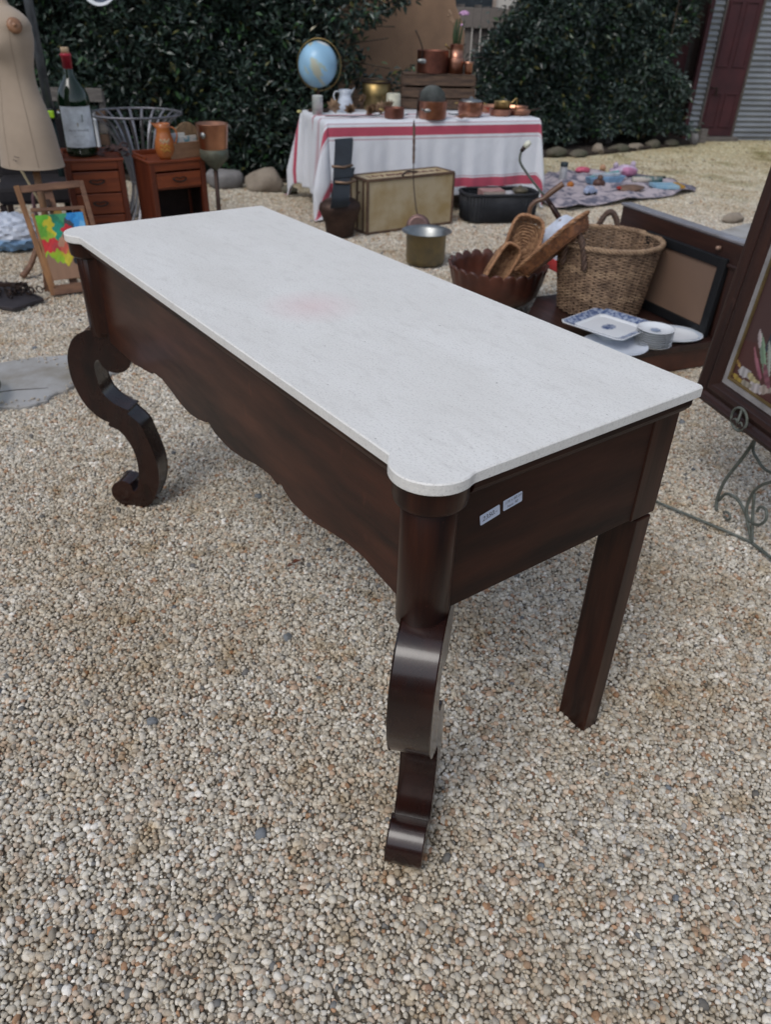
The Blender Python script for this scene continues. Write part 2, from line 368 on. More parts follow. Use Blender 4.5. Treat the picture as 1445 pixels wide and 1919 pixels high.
# planting beds
soil = M('dark_bed_soil', (.035, .026, .02), .95, col2=(.07, .052, .038), scale=30, bump=1, bscale=60, bdist=.02)
def bed(name, pts, z=.03):
    b = MB(); b.prism(pts, lambda p: (p[0], p[1], -.02), lambda p: (p[0], p[1], z)); return tag(b.build(name, soil), kind='structure')
bed('garden_bed', [(-9, 7.85), (-1.6, 7.72), (.4, 8.3), (1.7, 9.85), (2.4, 10.15), (3.0, 10.6), (3.95, 11.35), (4.0, 14.5), (-9, 14.5)])

# ------------------------------------------------------------------ background: wall, fence, house, shed
plaster = M('brown_rendered_wall', (.34, .215, .135), .9, col2=(.25, .16, .105), scale=3, bump=.3, bscale=40)
t = thing('rendered_wall', 'tan brown rendered wall with curved top corner between hedge and paling fence', 'wall', (0, 9.6, 0))
o_ = [(-1.4, 0), (.69, 0), (.69, 1.22), (.66, 1.32), (.58, 1.46), (.54, 1.62), (.50, 1.95), (-1.4, 1.95)]
MB().prism(o_, lambda p: (p[0], .25, p[1]), lambda p: (p[0], 0, p[1])).build('wall_body', plaster, t, bev=.02)
MB().prism([(.46, 1.95), (-1.45, 1.95), (-1.45, 2.03), (.46, 2.03)][::-1], lambda p: (p[0], .3, p[1]), lambda p: (p[0], -.05, p[1])).build('coping', greyp, t, bev=.01)
fw = M('grey_fence_timber', (.15, .135, .125), .85, col2=(.085, .075, .07), scale=2.5, stretch=(14, 14, 2), bump=.5, bscale=10)
fwl = M('pale_fence_timber', (.25, .22, .20), .85, col2=(.17, .15, .135), scale=2.5, stretch=(12, 12, 3), bump=.5, bscale=10)
t = thing('paling_fence', 'weathered grey timber paling fence with wide rail behind the copper pots', 'fence', (0, 11, 0))
x = .62; pal = None
for i in range(22):
    w = .088; m = MB(); m.box((0, 0, .74+.02*random.uniform(-1, 1)), (w, .018, 1.46))
    o = m.build('paling', fw if i % 4 != 2 else fwl, t, bev=.003); o.location = (x, random.uniform(-.006, .006), 0); x += w+.014
for i in range(18):
    m = MB(); m.box((0, 0, 1.355), (.098, .016, .205)); o = m.build('capping_board', fwl, t, bev=.003); o.location = (.72+i*.1005, -.05+random.uniform(-.003, .003), random.uniform(-.004, .004))
MB().box((1.75, -.02, 1.30), (2.2, .035, .07)).build('rail', fw, t)
MB().box((1.75, -.02, .35), (2.2, .035, .07)).build('rail', fw, t)
hs = M('pale_house_wall', (.60, .57, .52), .8, col2=(.5, .47, .42)); hr = M('house_roof_iron', (.15, .15, .16), .5, .3)
t = thing('house', 'pale rendered house glimpsed above the paling fence', 'house', (1.5, 17, 0))
MB().box((0, 2, 1.5), (6, 4, 3.0)).build('wall', hs, t)
MB().prism([(-3.4, 3.0), (3.4, 3.0), (2.4, 4.2), (-2.4, 4.2)], lambda p: (p[0], 4.4, p[1]), lambda p: (p[0], -.4, p[1])).build('roof', hr, t)
wf = MB().box((-.2, -.02, 1.75), (.9, .06, 1.1)).build('window', M('window_timber', (.5, .4, .33), .6), t)
MB().box((-.2, -.06, 1.75), (.76, .03, .96)).build('pane', M('window_glass', (.05, .06, .07), .08), wf)

# shed: corrugated iron with maroon door
corr = M('grey_corrugated_iron', (.34, .36, .38), .45, .45, col2=(.25, .265, .28), scale=2, stretch=(1, 1, 3), bump=.1, bscale=30)
maroon = M('faded_maroon_paint', (.085, .026, .030), .65, col2=(.055, .020, .024), scale=4, bump=.1, bscale=40)
shed_o = Vector((4.184, 11.825, 0)); sdir = Vector((1, .17, 0)).normalized(); srot = atan2(sdir.y, sdir.x)
t = thing('garden_shed', 'grey corrugated iron shed with a maroon panelled door', 'shed', shed_o, srot)
def corrug(name, x0, x1, z1=2.25):
    n = int(z1/.008); V = []; Fc = []
    for i in range(n+1):
        z = i*z1/n; y = .011*sin(2*pi*z/.0665)
        V += [(x0, y, z), (x1, y, z), ]
    Fc = [(2*i, 2*i+1, 2*i+3, 2*i+2) for i in range(n)]
    return MB().add(V, Fc, True).build(name, corr, t)
corrug('corrugated_panel', -.17, -.02); corrug('corrugated_panel', .53, 1.72); corrug('corrugated_panel', 1.70, 3.2).location = (0, -.014, 0)
MB().box((-.20, .0, 1.1), (.055, .05, 2.2)).build('corner_post', maroon, t)
MB().box((-1.2, .3, 1.1), (1.9, .05, 2.2)).build('side_cladding', maroon, t)
MB().box((1.5, 1.1, 1.12), (3.4, 2.0, 2.2)).build('shed_body', black_in, t)
MB().prism([(-.35, 2.25), (3.4, 2.25), (3.4, 2.33), (-.35, 2.33)], lambda p: (p[0], 2.3, p[1]), lambda p: (p[0], -.2, p[1])).build('roof', corr, t)
dr = MB().box((.255, .02, 1.06), (.50, .04, 2.02)).build('door', maroon, t, bev=.003)
MB().box((-.008, -.005, 1.06), (.014, .06, 2.06)).build('door_jamb', greyp, t); MB().box((.515, -.005, 1.06), (.014, .06, 2.06)).build('door_jamb', greyp, t)
for (cx, cz, w, h) in [(.14, .37, .16, .40), (.37, .37, .16, .40), (.14, 1.25, .16, .72), (.37, 1.25, .16, .72)]:
    m = MB()
    for sx_, sz_, ww, hh in [(0, h/2, w+.02, .018), (0, -h/2, w+.02, .018), (w/2, 0, .018, h), (-w/2, 0, .018, h)]: m.box((cx+sx_, -.006, cz+sz_), (ww, .016, hh))
    m.build('panel_moulding', maroon, dr, bev=.003)
m = MB(); m.tube([(.04, -.0, .64), (.04, -.05, .64), (.11, -.055, .64)], .009); m.box((.11, -.05, .60), (.018, .018, .09)); m.build('handle', iron, dr)
MB().box((.255, -.05, .02), (.62, .14, .05)).build('threshold', greyp, t)
t2 = thing('timber_post', 'weathered timber post lying beside the shed threshold', 'post', (4.02, 11.55, 0), srot)
MB().bar((-.3, .1, .22), (.16, -.02, .06), .06, .05).bar((.14, -.02, .0), (.14, -.02, .17), .10, .08).build('weathered_wood', greyp, t2, bev=.006)

# ------------------------------------------------------------------ foliage
leafm = M('dark_glossy_leaf', (1, 1, 1), .30, col2=(.72, .78, .75), attr='pc', scale=5, bump=0, spec=.7, rvar=.08)
barkm = M('brown_bark', (.09, .065, .045), .9, bump=.6, bscale=40)
def leaves(name, C, size, rng, parent, base=(.042, .066, .052), spread=.5):
    K = len(C); lv = np.array([(0, 0, 0), (.42, .5, .10), (1, 0, .02), (.42, -.5, .10), (.5, 0, -.02)], float); lv[:, 1] *= .42
    tri = np.array([(0, 4, 1), (1, 4, 2), (0, 3, 4), (3, 2, 4)])
    s = size*rng.uniform(.65, 1.35, K)
    az = rng.uniform(0, 2*pi, K); el = rng.normal(-.25, .5, K); roll = rng.normal(0, .7, K)
    d = np.stack([np.cos(az)*np.cos(el), np.sin(az)*np.cos(el)-.25, np.sin(el)], 1); d /= np.linalg.norm(d, axis=1)[:, None]
    up = np.array([0, 0, 1.])+rng.normal(0, spread, (K, 3)); y = np.cross(up, d); y /= np.linalg.norm(y, axis=1)[:, None]; z = np.cross(d, y)
    P = C[:, None]+(lv[None, :, 0, None]*d[:, None]+lv[None, :, 1, None]*y[:, None]+lv[None, :, 2, None]*z[:, None])*s[:, None, None]
    col = np.array(base)*rng.uniform(.55, 1.5, (K, 1))*np.array([1, 1, 1]); yel = rng.random(K) < .03; col[yel] = np.array([.16, .15, .05])
    grn = rng.random(K) < .08; col[grn] = np.array([.05, .11, .04])
    C4 = np.repeat(np.c_[col, np.ones(K)][:, None], 5, 1).reshape(-1, 4)
    Ff = (tri[None]+np.arange(K)[:, None, None]*5).reshape(-1, 3)
    return link(numpy_mesh(name, P.reshape(-1, 3), Ff, leafm, C4, False, parent, 'stuff'))
def fbm(x, y, s):
    return (np.sin(x*3.1+s)*np.cos(y*2.7+s*1.3)+.5*np.sin(x*7.3+s*2+y*2)*np.cos(y*6.1-s)+.3*np.sin(x*15+s)*np.sin(y*13+s*3))/1.8
hedge = thing('hedge', 'tall dark glossy hedge behind the bedside cabinets on the left', 'hedge', (0, 0, 0))
def hedge_fill(name, parent, x0, x1, yfun, z0, z1, K, size, seed, cut, depth=.5, base=(.042, .066, .052)):
    r = np.random.default_rng(seed); n = K*2
    x = r.uniform(x0, x1, n); z = r.uniform(z0, z1, n); dpt = r.exponential(.16, n)
    y = yfun(x)+.22*fbm(x*1.1, z*1.6, seed)+dpt
    hole = fbm(x*2.3+5, z*2.9, seed+4) < -.55; y = y+hole*.25
    ok = cut(x, z, r) & (dpt < depth); x, y, z = x[ok][:K], y[ok][:K], z[ok][:K]
    return leaves(name, np.stack([x, y, z], 1), size, r, parent, base)
cutL = lambda x, z, r: (x < -.33+.14*np.sin(z*5)+.12*np.sin(z*13+1)+(z-1.0)*.32+r.exponential(.05, len(x))*np.where(r.random(len(x)) < .3, 1, 0)) | ((abs(z-.88-.05*np.sin(x*9)) < .13*r.random(len(x))) & (x < .12))
hedge_fill('foliage', hedge, -5.4, .35, lambda x: 7.85+.0*x, .05, 2.1, 40000, .070, 3, cutL)
hedge_fill('foliage', hedge, -5.4, .3, lambda x: 8.05+.0*x, 2.0, 3.0, 4000, .11, 5, cutL)
core = M('hedge_dark_backing', (.010, .013, .009), .95, col2=(.018, .016, .010), scale=30, bump=1, bscale=20, bdist=.05)  # near-black backing added to block light; interior shade is put into its colour
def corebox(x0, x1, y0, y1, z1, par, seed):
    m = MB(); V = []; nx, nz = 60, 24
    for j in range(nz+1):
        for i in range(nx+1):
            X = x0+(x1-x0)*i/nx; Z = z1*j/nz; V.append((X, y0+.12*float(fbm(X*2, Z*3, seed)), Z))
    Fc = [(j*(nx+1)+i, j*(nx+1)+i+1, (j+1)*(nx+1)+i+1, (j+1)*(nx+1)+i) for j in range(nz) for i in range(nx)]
    m.add(V, Fc, True); m.box(((x0+x1)/2, (y0+.15+y1)/2, z1/2-.02), (x1-x0-.02, y1-y0-.15, z1-.04)); return m.build('dark_backing', core, par)
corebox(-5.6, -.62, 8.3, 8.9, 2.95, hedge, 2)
for i in range(16):
    x = -3.6+i*.21+random.uniform(-.05, .05); p = [(x, 8.1, 0), (x+random.uniform(-.1, .1), 8.08, .5), (x+random.uniform(-.2, .2), 8.15, 1.1), (x+random.uniform(-.3, .3), 8.2, 1.9)]
    MB().tube(crom(p, 3), [.016, .015, .014, .013, .012, .011, .01, .009, .008, .007], 6).build('stem', barkm, hedge)
for i in range(8):
    z = .75+i*.13; MB().tube(crom([(-.9, 8.05, z-.2), (-.5, 7.9, z), (-.15+.1*random.random(), 7.8, z+random.uniform(-.08, .12))], 3), .006, 5).build('stem', barkm, hedge)

bush = thing('shrub', 'loose grey green shrub beside the paling fence right of the crate', 'shrub', (0, 0, 0))
cutB = lambda x, z, r: ((x > 1.03+.16*np.sin(z*4.2+1)+np.abs(z-.55)*.18-r.exponential(.05, len(x)))) & (x < 2.2)
hedge_fill('foliage', bush, .6, 2.2, lambda x: 10.25+.0*x, .12, 2.1, 15000, .075, 8, cutB, base=(.055, .080, .068))
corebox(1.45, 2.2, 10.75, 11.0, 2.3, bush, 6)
for i in range(7):
    x = 1.35+i*.12; MB().tube(crom([(x, 10.5, 0), (x+.05, 10.45, .4), (x+random.uniform(-.2, .1), 10.4, .9), (x+random.uniform(-.35, .2), 10.4, 1.5)], 3), [.02, .018, .016, .015, .014, .012, .01, .009, .008, .006], 6).build('stem', barkm, bush)
tree = thing('evergreen_tree', 'dense broad evergreen growing in front of the shed door', 'tree', (0, 0, 0))
cutR = lambda x, z, r: ((x > 2.1) & (x < 3.52+.22*np.sin(z*3.3+1.2)+.10*np.sin(z*11)+z*.08+r.exponential(.04, len(x))))
hedge_fill('foliage', tree, 2.1, 4.3, lambda x: 10.55+.25*(x-2), .16, 2.3, 26000, .075, 12, cutR, base=(.062, .088, .074))
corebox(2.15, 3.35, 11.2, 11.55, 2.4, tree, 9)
MB().tube(crom([(2.45, 10.95, -.02), (2.5, 10.92, .35), (2.70, 10.95, .8), (2.8, 11.0, 1.4), (2.9, 11.05, 2.0)], 4), [.032-.0013*i for i in range(17)], 8).build('trunk', barkm, tree)
for (a, b) in [((2.5, 10.92, .3), (3.1, 10.95, 1.2)), ((2.6, 10.92, .5), (2.3, 10.9, 1.3)), ((3.2, 11.0, .1), (3.3, 10.95, 1.6)), ((3.0, 10.98, 0.1), (2.95, 10.9, 1.5))]:
    MB().tube([a, ((a[0]+b[0])/2+.05, a[1], (a[2]+b[2])/2), b], [.013, .010, .006], 6).build('limb', barkm, tree)

# unseen hedge ring added behind and beside the viewpoint to darken low sky reflections
def blocker_hedge(label, pts, h):
    t = thing('hedge', label, 'hedge', (0, 0, 0)); m = MB(); r = np.random.default_rng(31); C = []  # added unseen hedge, only blocks low sky
    for (x0, y0), (x1, y1) in zip(pts[:-1], pts[1:]):
        n = int(hypot(x1-x0, y1-y0)/.35); nz_ = 9; V = []
        dx, dy = (y1-y0), -(x1-x0); l = hypot(dx, dy); dx /= l; dy /= l
        for j in range(nz_+1):
            for i in range(n+1):
                x, y, z = x0+(x1-x0)*i/n, y0+(y1-y0)*i/n, h*j/nz_; o = .35*float(fbm(x*.7+y*.9, z*1.1, 4)); V.append((x+dx*o, y+dy*o, z+(.35*float(fbm(x*.9, y*.9, 7)) if j == nz_ else 0)))
        m.add(V, [(j*(n+1)+i, j*(n+1)+i+1, (j+1)*(n+1)+i+1, (j+1)*(n+1)+i) for j in range(nz_) for i in range(n)], True)
        k = n*110; f = r.random(k); z = r.random(k)*(h+.2); o = r.uniform(-.35, .35, k); C.append(np.stack([x0+(x1-x0)*f+dx*o, y0+(y1-y0)*f+dy*o, z], 1))
    m.build('dark_backing', core, t); leaves('foliage', np.concatenate(C), .16, r, t)
blocker_hedge('long dark unseen hedge added behind the viewpoint to block low sky', [(-6.5, 7.6), (-7.5, 0), (-6, -6.5), (6, -6.5), (9, 0), (9.5, 11)], 2.1)

# garden stones
stm = M('mossy_garden_stone', (.15, .13, .10), .9, col2=(.07, .075, .045), scale=6, bump=.7, bscale=30, bdist=.01)
stg = M('grey_field_stone', (.26, .25, .245), .9, col2=(.17, .165, .16), scale=5, bump=.6, bscale=30, bdist=.01)
stb = M('buff_field_stone', (.33, .28, .22), .9, col2=(.22, .18, .14), scale=5, bump=.6, bscale=30, bdist=.01)
def stone(x, y, r, label, mat, seed, rz=0, grp=None):
    t = thing('garden_stone', label, 'stone', (x, y, 0), rz, grp); MB().blob((0, 0, r[2]*.55), r, seed, 3, .25, planes=9).build('rock', mat, t)
stone(-1.60, 7.58, (.19, .12, .12), 'low grey rock lying behind the copper planter on its stand', stg, 1, .2)
stone(-1.20, 7.50, (.21, .13, .135), 'rounded buff boulder left of the striped cloth table', stb, 2, -.1)
stone(-.96, 7.38, (.08, .06, .05), 'small brown rock tucked against the left end of the cloth', stm, 14, 0)
stone(-3.2, 7.95, (.17, .12, .09), 'low mossy rock hidden behind the dress form base', stm, 15, 0)
lab = ['mossy stone nearest the right end of the striped cloth', 'flat olive stone second along the bed edge', 'small block shaped pale stone upright on the bed edge', 'wide low stone in the middle of the bed edging',
       'squat brown stone right of the wide low edging stone', 'rounded green stone below the evergreen trunk', 'buff stone below the right limb of the evergreen', 'leaning pale stone nearest the shed door']
pos = [(1.90, 9.93, .15, .1), (2.18, 10.02, .14, .07), (2.47, 10.25, .08, .11), (2.78, 10.52, .17, .08), (3.05, 10.72, .12, .07), (3.32, 10.92, .13, .09), (3.62, 11.12, .14, .08), (4.0, 11.42, .07, .12)]
for i, (l, (x, y, a, h)) in enumerate(zip(lab, pos)): stone(x, y, (a*.9, .09, h*.75), l, [stm, stm, stb, stm, stb, stm, stm, stg][i], 20+i, .4+random.uniform(-.3, .3), 'stones edging the garden bed')
slabm = M('worn_grey_flagstone', (.40, .395, .385), .85, col2=(.24, .215, .17), scale=4.5, bump=.8, bscale=22, contrast=(.46, .72), bdist=.006, detail=9)
t = thing('flagstone', 'large pale grey flagstone set in gravel left of the scrolled table leg', 'flagstone', (0, 0, 0))
o_ = crom([(-1.62, 2.86), (-1.50, 2.90), (-1.44, 3.02), (-1.38, 3.14), (-1.27, 3.24), (-1.25, 3.46), (-1.55, 3.45), (-1.85, 3.32), (-2.15, 3.22), (-2.2, 2.86), (-1.85, 2.80)], 4, True)
o_ = [(x+.010*sin(i*2.3)+.006*sin(i*5.1), y+.010*sin(i*1.7+1)) for i, (x, y, *_q) in enumerate(o_)]; MB().prism(o_, lambda p: (p[0], p[1], -.02), lambda p: (p[0], p[1], .013), bev=.005).build('slab', slabm, t)
m = MB(); m.tube([(-1.50, 3.06, .0135), (-1.63, 3.03, .0135), (-1.72, 2.99, .0135), (-1.80, 2.98, .0135)], [.002, .005, .006, .002], 5, flat=.25); m.build('crack', soil, t)
rr_ = random.Random(12); m = MB()
for k in range(150):
    e = k/150*2*pi; x = -1.72+.44*cos(e)*rr_.uniform(.55, 1.02)+.03; y = 3.13+.27*sin(e)*rr_.uniform(.7, 1.05); r2 = rr_.uniform(.003, .007); m.blob((x, y, .014+r2*.4), (r2*1.2, r2, r2*.7), k, 1, .3, planes=3)
m.build('stray_pebbles', M('stray_pebble', (.55, .50, .42), .8, col2=(.38, .32, .25), scale=60), t, kind='stuff')
t = thing('flagstone', 'pale flat flagstone in the yard beyond the low backed chest', 'flagstone', (0, 0, 0))
MB().prism(crom([(2.46, 6.15), (2.9, 5.8), (3.6, 5.9), (3.7, 6.5), (3.1, 6.72), (2.75, 6.5)], 4, True), lambda p: (p[0], p[1], -.02), lambda p: (p[0], p[1], .018), bev=.006).build('slab', slabm, t)
stone(2.87, 6.78, (.12, .05, .05), 'brown stone at the far rim of the flagstone beyond the chest', stb, 44, .2)
# dead leaves scattered
lit = M('dry_leaf', (.16, .085, .04), .7, col2=(.08, .05, .03), attr=None, scale=60, bump=0)
r = np.random.default_rng(5); C = np.stack([r.uniform(1.9, 5.5, 700), r.uniform(8.6, 12, 700), np.full(700, .012)], 1)
C = C[(fbm(C[:, 0]*.8, C[:, 1]*1.7, 2) > .05)]
m = MB()
for c in C:
    a = r.uniform(0, 2*pi); l = r.uniform(.015, .035); z = r.uniform(.0, .01)
    m.add([(c[0], c[1], c[2]), (c[0]+l*cos(a+.5), c[1]+l*sin(a+.5), c[2]+z), (c[0]+1.6*l*cos(a), c[1]+1.6*l*sin(a), c[2]), (c[0]+l*cos(a-.5), c[1]+l*sin(a-.5), c[2]+z*.5)], [(0, 1, 2, 3)])
tag(m.build('leaf_litter', lit), 'thin scatter of dry brown leaves on the gravel near the shed', 'leaf litter', kind='stuff')
t = thing('fallen_leaf', 'curled reddish brown dead leaf on gravel under the table front', 'leaf', (-.285, 1.86, .012), .4)
MB().add([(0, 0, 0), (.012, .010, .008), (.034, .002, .004), (.016, -.010, .010), (.016, 0, .0)], [(0, 4, 1), (1, 4, 2), (0, 3, 4), (3, 2, 4)], True).add([(-.02, -.012, 0), (-.008, -.004, .008), (.004, -.012, .004), (-.008, -.02, .006)], [(0, 1, 2, 3)]).build('blade', M('red_dead_leaf', (.15, .05, .025), .6), t)

# ------------------------------------------------------------------ THE CONSOLE TABLE
YAW = -0.9287; TL, TD, TH = 1.668, .6196, .900
tbl = thing('console_table', 'long dark mahogany console table with pale stone top and scrolled front legs', 'table', (0.0677, 0.8934, 0), YAW)
# local frame: x = -s (towards far end negative), y = depth
def marble():
    m = bpy.data.materials.new('pale_limestone_top'); m.use_nodes = True; n = m.node_tree; L = n.links; b = n.nodes['Principled BSDF']
    tc = n.nodes.new('ShaderNodeTexCoord')
    def nz(sc, st=(1, 1, 1), det=6, ro=.6, typ=None):
        mp = n.nodes.new('ShaderNodeMapping'); mp.inputs['Scale'].default_value = st; L.new(tc.outputs['Object'], mp.inputs[0])
        z = n.nodes.new('ShaderNodeTexNoise'); z.inputs['Scale'].default_value = sc; z.inputs['Detail'].default_value = det; z.inputs['Roughness'].default_value = ro
        L.new(mp.outputs[0], z.inputs['Vector']); return z.outputs[0]
    def mr(v, a, b_, c=0, d=1):
        r = n.nodes.new('ShaderNodeMapRange'); r.inputs[1].default_value = a; r.inputs[2].default_value = b_; r.inputs[3].default_value = c; r.inputs[4].default_value = d; L.new(v, r.inputs[0]); return r.outputs[0]
    def mix(f, a, c2, mode='MIX'):
        x = n.nodes.new('ShaderNodeMix'); x.data_type = 'RGBA'; x.blend_type = mode; L.new(f, x.inputs[0])
        if isinstance(a, tuple): x.inputs[6].default_value = (*a, 1)
        else: L.new(a, x.inputs[6])
        x.inputs[7].default_value = (*c2, 1); return x.outputs[2]
    broad = nz(2.2, (1, 2.2, 1)); streak = nz(4, (4.5, 13, 3), 8); fine = nz(210, (1, 1, 1), 3, .7); pit = nz(95, (1, 1.6, 1), 4, .7); blot = nz(7)
    c = mix(mr(broad, .35, .65), (.86, .845, .80), (.79, .77, .72))
    c = mix(mr(streak, .52, .95), c, (.66, .635, .59))
    c = mix(mr(fine, .52, .72), c, (.64, .62, .58))
    c = mix(mr(pit, .66, .74), c, (.26, .235, .20))
    spk = nz(30, (1, 1, 1), 2); c = mix(mr(spk, .765, .79), c, (.10, .075, .06))
    # faint round pink tint, fading outwards from its centre
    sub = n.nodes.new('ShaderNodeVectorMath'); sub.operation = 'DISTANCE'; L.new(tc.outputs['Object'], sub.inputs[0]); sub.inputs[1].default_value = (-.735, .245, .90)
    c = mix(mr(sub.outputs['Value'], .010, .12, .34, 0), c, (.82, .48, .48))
    L.new(c, b.inputs['Base Color'])
    L.new(mr(fine, .3, .7, .34, .56), b.inputs['Roughness']); b.inputs['Specular IOR Level'].default_value = .5
    ad = n.nodes.new('ShaderNodeMath'); ad.operation = 'ADD'; L.new(mr(pit, .5, .75, 0, -1.), ad.inputs[0]); L.new(fine, ad.inputs[1])
    bp = n.nodes.new('ShaderNodeBump'); bp.inputs['Strength'].default_value = .32; bp.inputs['Distance'].default_value = .0012
    L.new(ad.outputs[0], bp.inputs['Height']); L.new(bp.outputs[0], b.inputs['Normal'])
    return m
LX, LY = .058, .042       # lobe / column centre, inset from the corner
LR = .066
def lobe(cx, cy, a0, a1, n=26): return [(cx+LR*cos(a0+(a1-a0)*i/n), cy+LR*sin(a0+(a1-a0)*i/n)) for i in range(n+1)]
hx = sqrt(LR**2-LY**2); hy = sqrt(LR**2-LX**2)
# near lobe centre (-LX, LY): meets front edge y=0 at x=-LX-hx, meets side edge x=0 at y=LY+hy
aS = atan2(-LY, -hx); aE = atan2(hy, LX)
near_l = lobe(-LX, LY, aS+2*pi if False else aS, aE)
far_l = [(-TL-p[0], p[1]) for p in near_l][::-1]
def fil(p0, p1, p2, r=.006):      # small fillet in the re-entrant corner
    p0, p1, p2 = Vector(p0), Vector(p1), Vector(p2); a = p1+(p0-p1).normalized()*r; c = p1+(p2-p1).normalized()*r
    return [tuple(a*(1-t)**2+p1*2*t*(1-t)+c*t*t) for t in (0, .25, .5, .75, 1)]
out = []
out += fil((-TL/2, 0), near_l[0], near_l[2]) + near_l[2:-2] + fil(near_l[-3], near_l[-1], (0, TD/2))
out += [(0, TD-.006), (-.006, TD)] + [(-TL+.006, TD), (-TL, TD-.006)]
out += fil((-TL, TD/2), far_l[0], far_l[2]) + far_l[2:-2] + fil(far_l[-3], far_l[-1], (-TL/2, 0))
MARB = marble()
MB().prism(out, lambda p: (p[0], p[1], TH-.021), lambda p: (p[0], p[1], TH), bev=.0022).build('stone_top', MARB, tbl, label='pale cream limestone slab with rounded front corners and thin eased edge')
# under-slab moulding (profile swept along front and both sides)
def sweep_box(name, x0, x1, y0, y1, z0, z1, mat, bev=.004): return MB().box(((x0+x1)/2, (y0+y1)/2, (z0+z1)/2), (x1-x0, y1-y0, z1-z0)).build(name, mat, tbl, bev=bev)
def mould(name, p, q, outd, mat):
    prof = [(0, .846), (.010, .846), (.012, .850), (.017, .855), (.020, .862), (.020, .878), (-.02, .878), (-.02, .846)]
    p = Vector(p); q = Vector(q); od = Vector(outd); m = MB(); n = len(prof)
    vs = [tuple(P+od*a+Vector((0, 0, z))) for P in (p, q) for a, z in prof]
    fs = [(i, (i+1) % n, n+(i+1) % n, n+i) for i in range(n)]+[tuple(range(n))[::-1], tuple(range(n, 2*n))]
    m.add(vs, fs); return m.build(name, mat, tbl, bev=.001)
mould('frieze_moulding', (-TL+.10, .034, 0), (-.10, .034, 0), (0, -1, 0), mah_x)
mould('frieze_moulding', (-.031, .085, 0), (-.031, TD-.008, 0), (1, 0, 0), mah_y)
mould('frieze_moulding', (-TL+.031, .085, 0), (-TL+.031, TD-.008, 0), (-1, 0, 0), mah_y)
# front apron: serpentine lower edge
half = [(.09, .602), (.13, .606), (.174, .613), (.224, .623), (.28, .621), (.327, .614), (.38, .603), (.431, .598), (.484, .602), (.513, .613), (.524, .621), (.536, .621), (.543, .611), (.569, .620), (.607, .618), (.644, .613), (.70, .600), (.765, .592), (.806, .595), (.848, .600), (.869, .612), (.885, .615), (.892, .607), (.94, .595), (.982, .590), (1.02, .591), (1.059, .597), (1.106, .609), (1.159, .619), (1.204, .617), (1.228, .616), (1.238, .606), (1.288, .598), (1.321, .594), (1.374, .585), (1.58, .585)]
ap = [(-s, z) for s, z in half]       # going towards far
poly = ap[::-1]+[(-.09, .862), (-1.58, .862)]
poly = [(-1.58, .585)]+[p for p in ap[::-1][1:]]+[(-.09, .862), (-1.58, .862)]
MB().prism(poly, lambda p: (p[0], .036, p[1]), lambda p: (p[0], .056, p[1])).build('front_apron', mah_x, tbl, bev=.0012, seg=1, label='front apron with scalloped lower edge')
MB().box((-.040, (.06+TD-.012)/2, .742), (.020, TD-.072, .235)).build('side_apron', mah_y, tbl, bev=.0015)
MB().box((-TL+.040, (.06+TD-.012)/2, .742), (.020, TD-.072, .235)).build('side_apron', mah_y, tbl, bev=.0015)
MB().box((-TL/2, TD-.03, .742), (TL-.2, .018, .235)).build('back_apron', mah_x, tbl)
MB().box((-TL/2, TD/2, .866), (TL-.11, TD-.10, .012)).build('top_frame', mah_x, tbl)
# rear legs
for sx_ in (0, 1):
    X = -.0285-.041 if sx_ == 0 else -TL+.0285+.041
    m = MB(); m.box((X, TD-.012-.0275, .295), (.082, .046, .64)); m.box((X, TD-.012-.036, .742), (.084, .074, .242))
    m.build('rear_leg', mah_z, tbl, bev=.003)
# columns and scroll legs
legpts = [(0.041, 0.613), (0.072, 0.6), (0.092, 0.582), (0.108, 0.556), (0.12, 0.523), (0.124, 0.482), (0.122, 0.441), (0.112, 0.398), (0.096, 0.359), (0.072, 0.328), (0.045, 0.307), (0.024, 0.298), (0.028, 0.287), (0.005, 0.278), (-0.015, 0.261), (-0.033, 0.233), (-0.047, 0.197), (-0.054, 0.16), (-0.055, 0.125), (-0.054, 0.099), (-0.05, 0.072), (-0.040, 0.039), (-0.026, 0.027), (-0.019, 0.035), (-0.017, 0.05), (-0.008, 0.06), (0.011, 0.066), (0.032, 0.058), (0.048, 0.038), (0.053, 0.01), (0.044, -0.012), (0.023, -0.032), (0.0, -0.041), (-0.024, -0.042), (-0.05, -0.035), (-0.082, -0.012), (-0.101, 0.025), (-0.114, 0.063), (-0.12, 0.107), (-0.119, 0.15), (-0.111, 0.192), (-0.101, 0.228), (-0.091, 0.26), (-0.081, 0.291), (-0.065, 0.313), (-0.041, 0.336), (-0.046, 0.348), (-0.027, 0.355), (-0.0, 0.369), (0.019, 0.387), (0.029, 0.401), (0.038, 0.427), (0.041, 0.457), (0.043, 0.482), (0.041, 0.504), (0.031, 0.520), (0.019, 0.521), (0.010, 0.500), (-0.007, 0.487), (-0.032, 0.484), (-0.055, 0.491), (-0.074, 0.508), (-0.082, 0.530), (-0.078, 0.56), (-0.064, 0.590), (-0.045, 0.608), (-0.02, 0.616), (0.01, .618)]
legpts = [(w+.012*max(0, 1-max(z, 0)/.3), (z+.042)*.955-.011 if z < .6 else (.6+.042)*.955-.011+(z-.6)) for w, z in legpts]
lp = crom(legpts, 4, True); lp = [p for i, p in enumerate(lp) if (Vector(p)-Vector(lp[i-1])).length > 1e-4]
ZT = max(p[1] for p in lp)
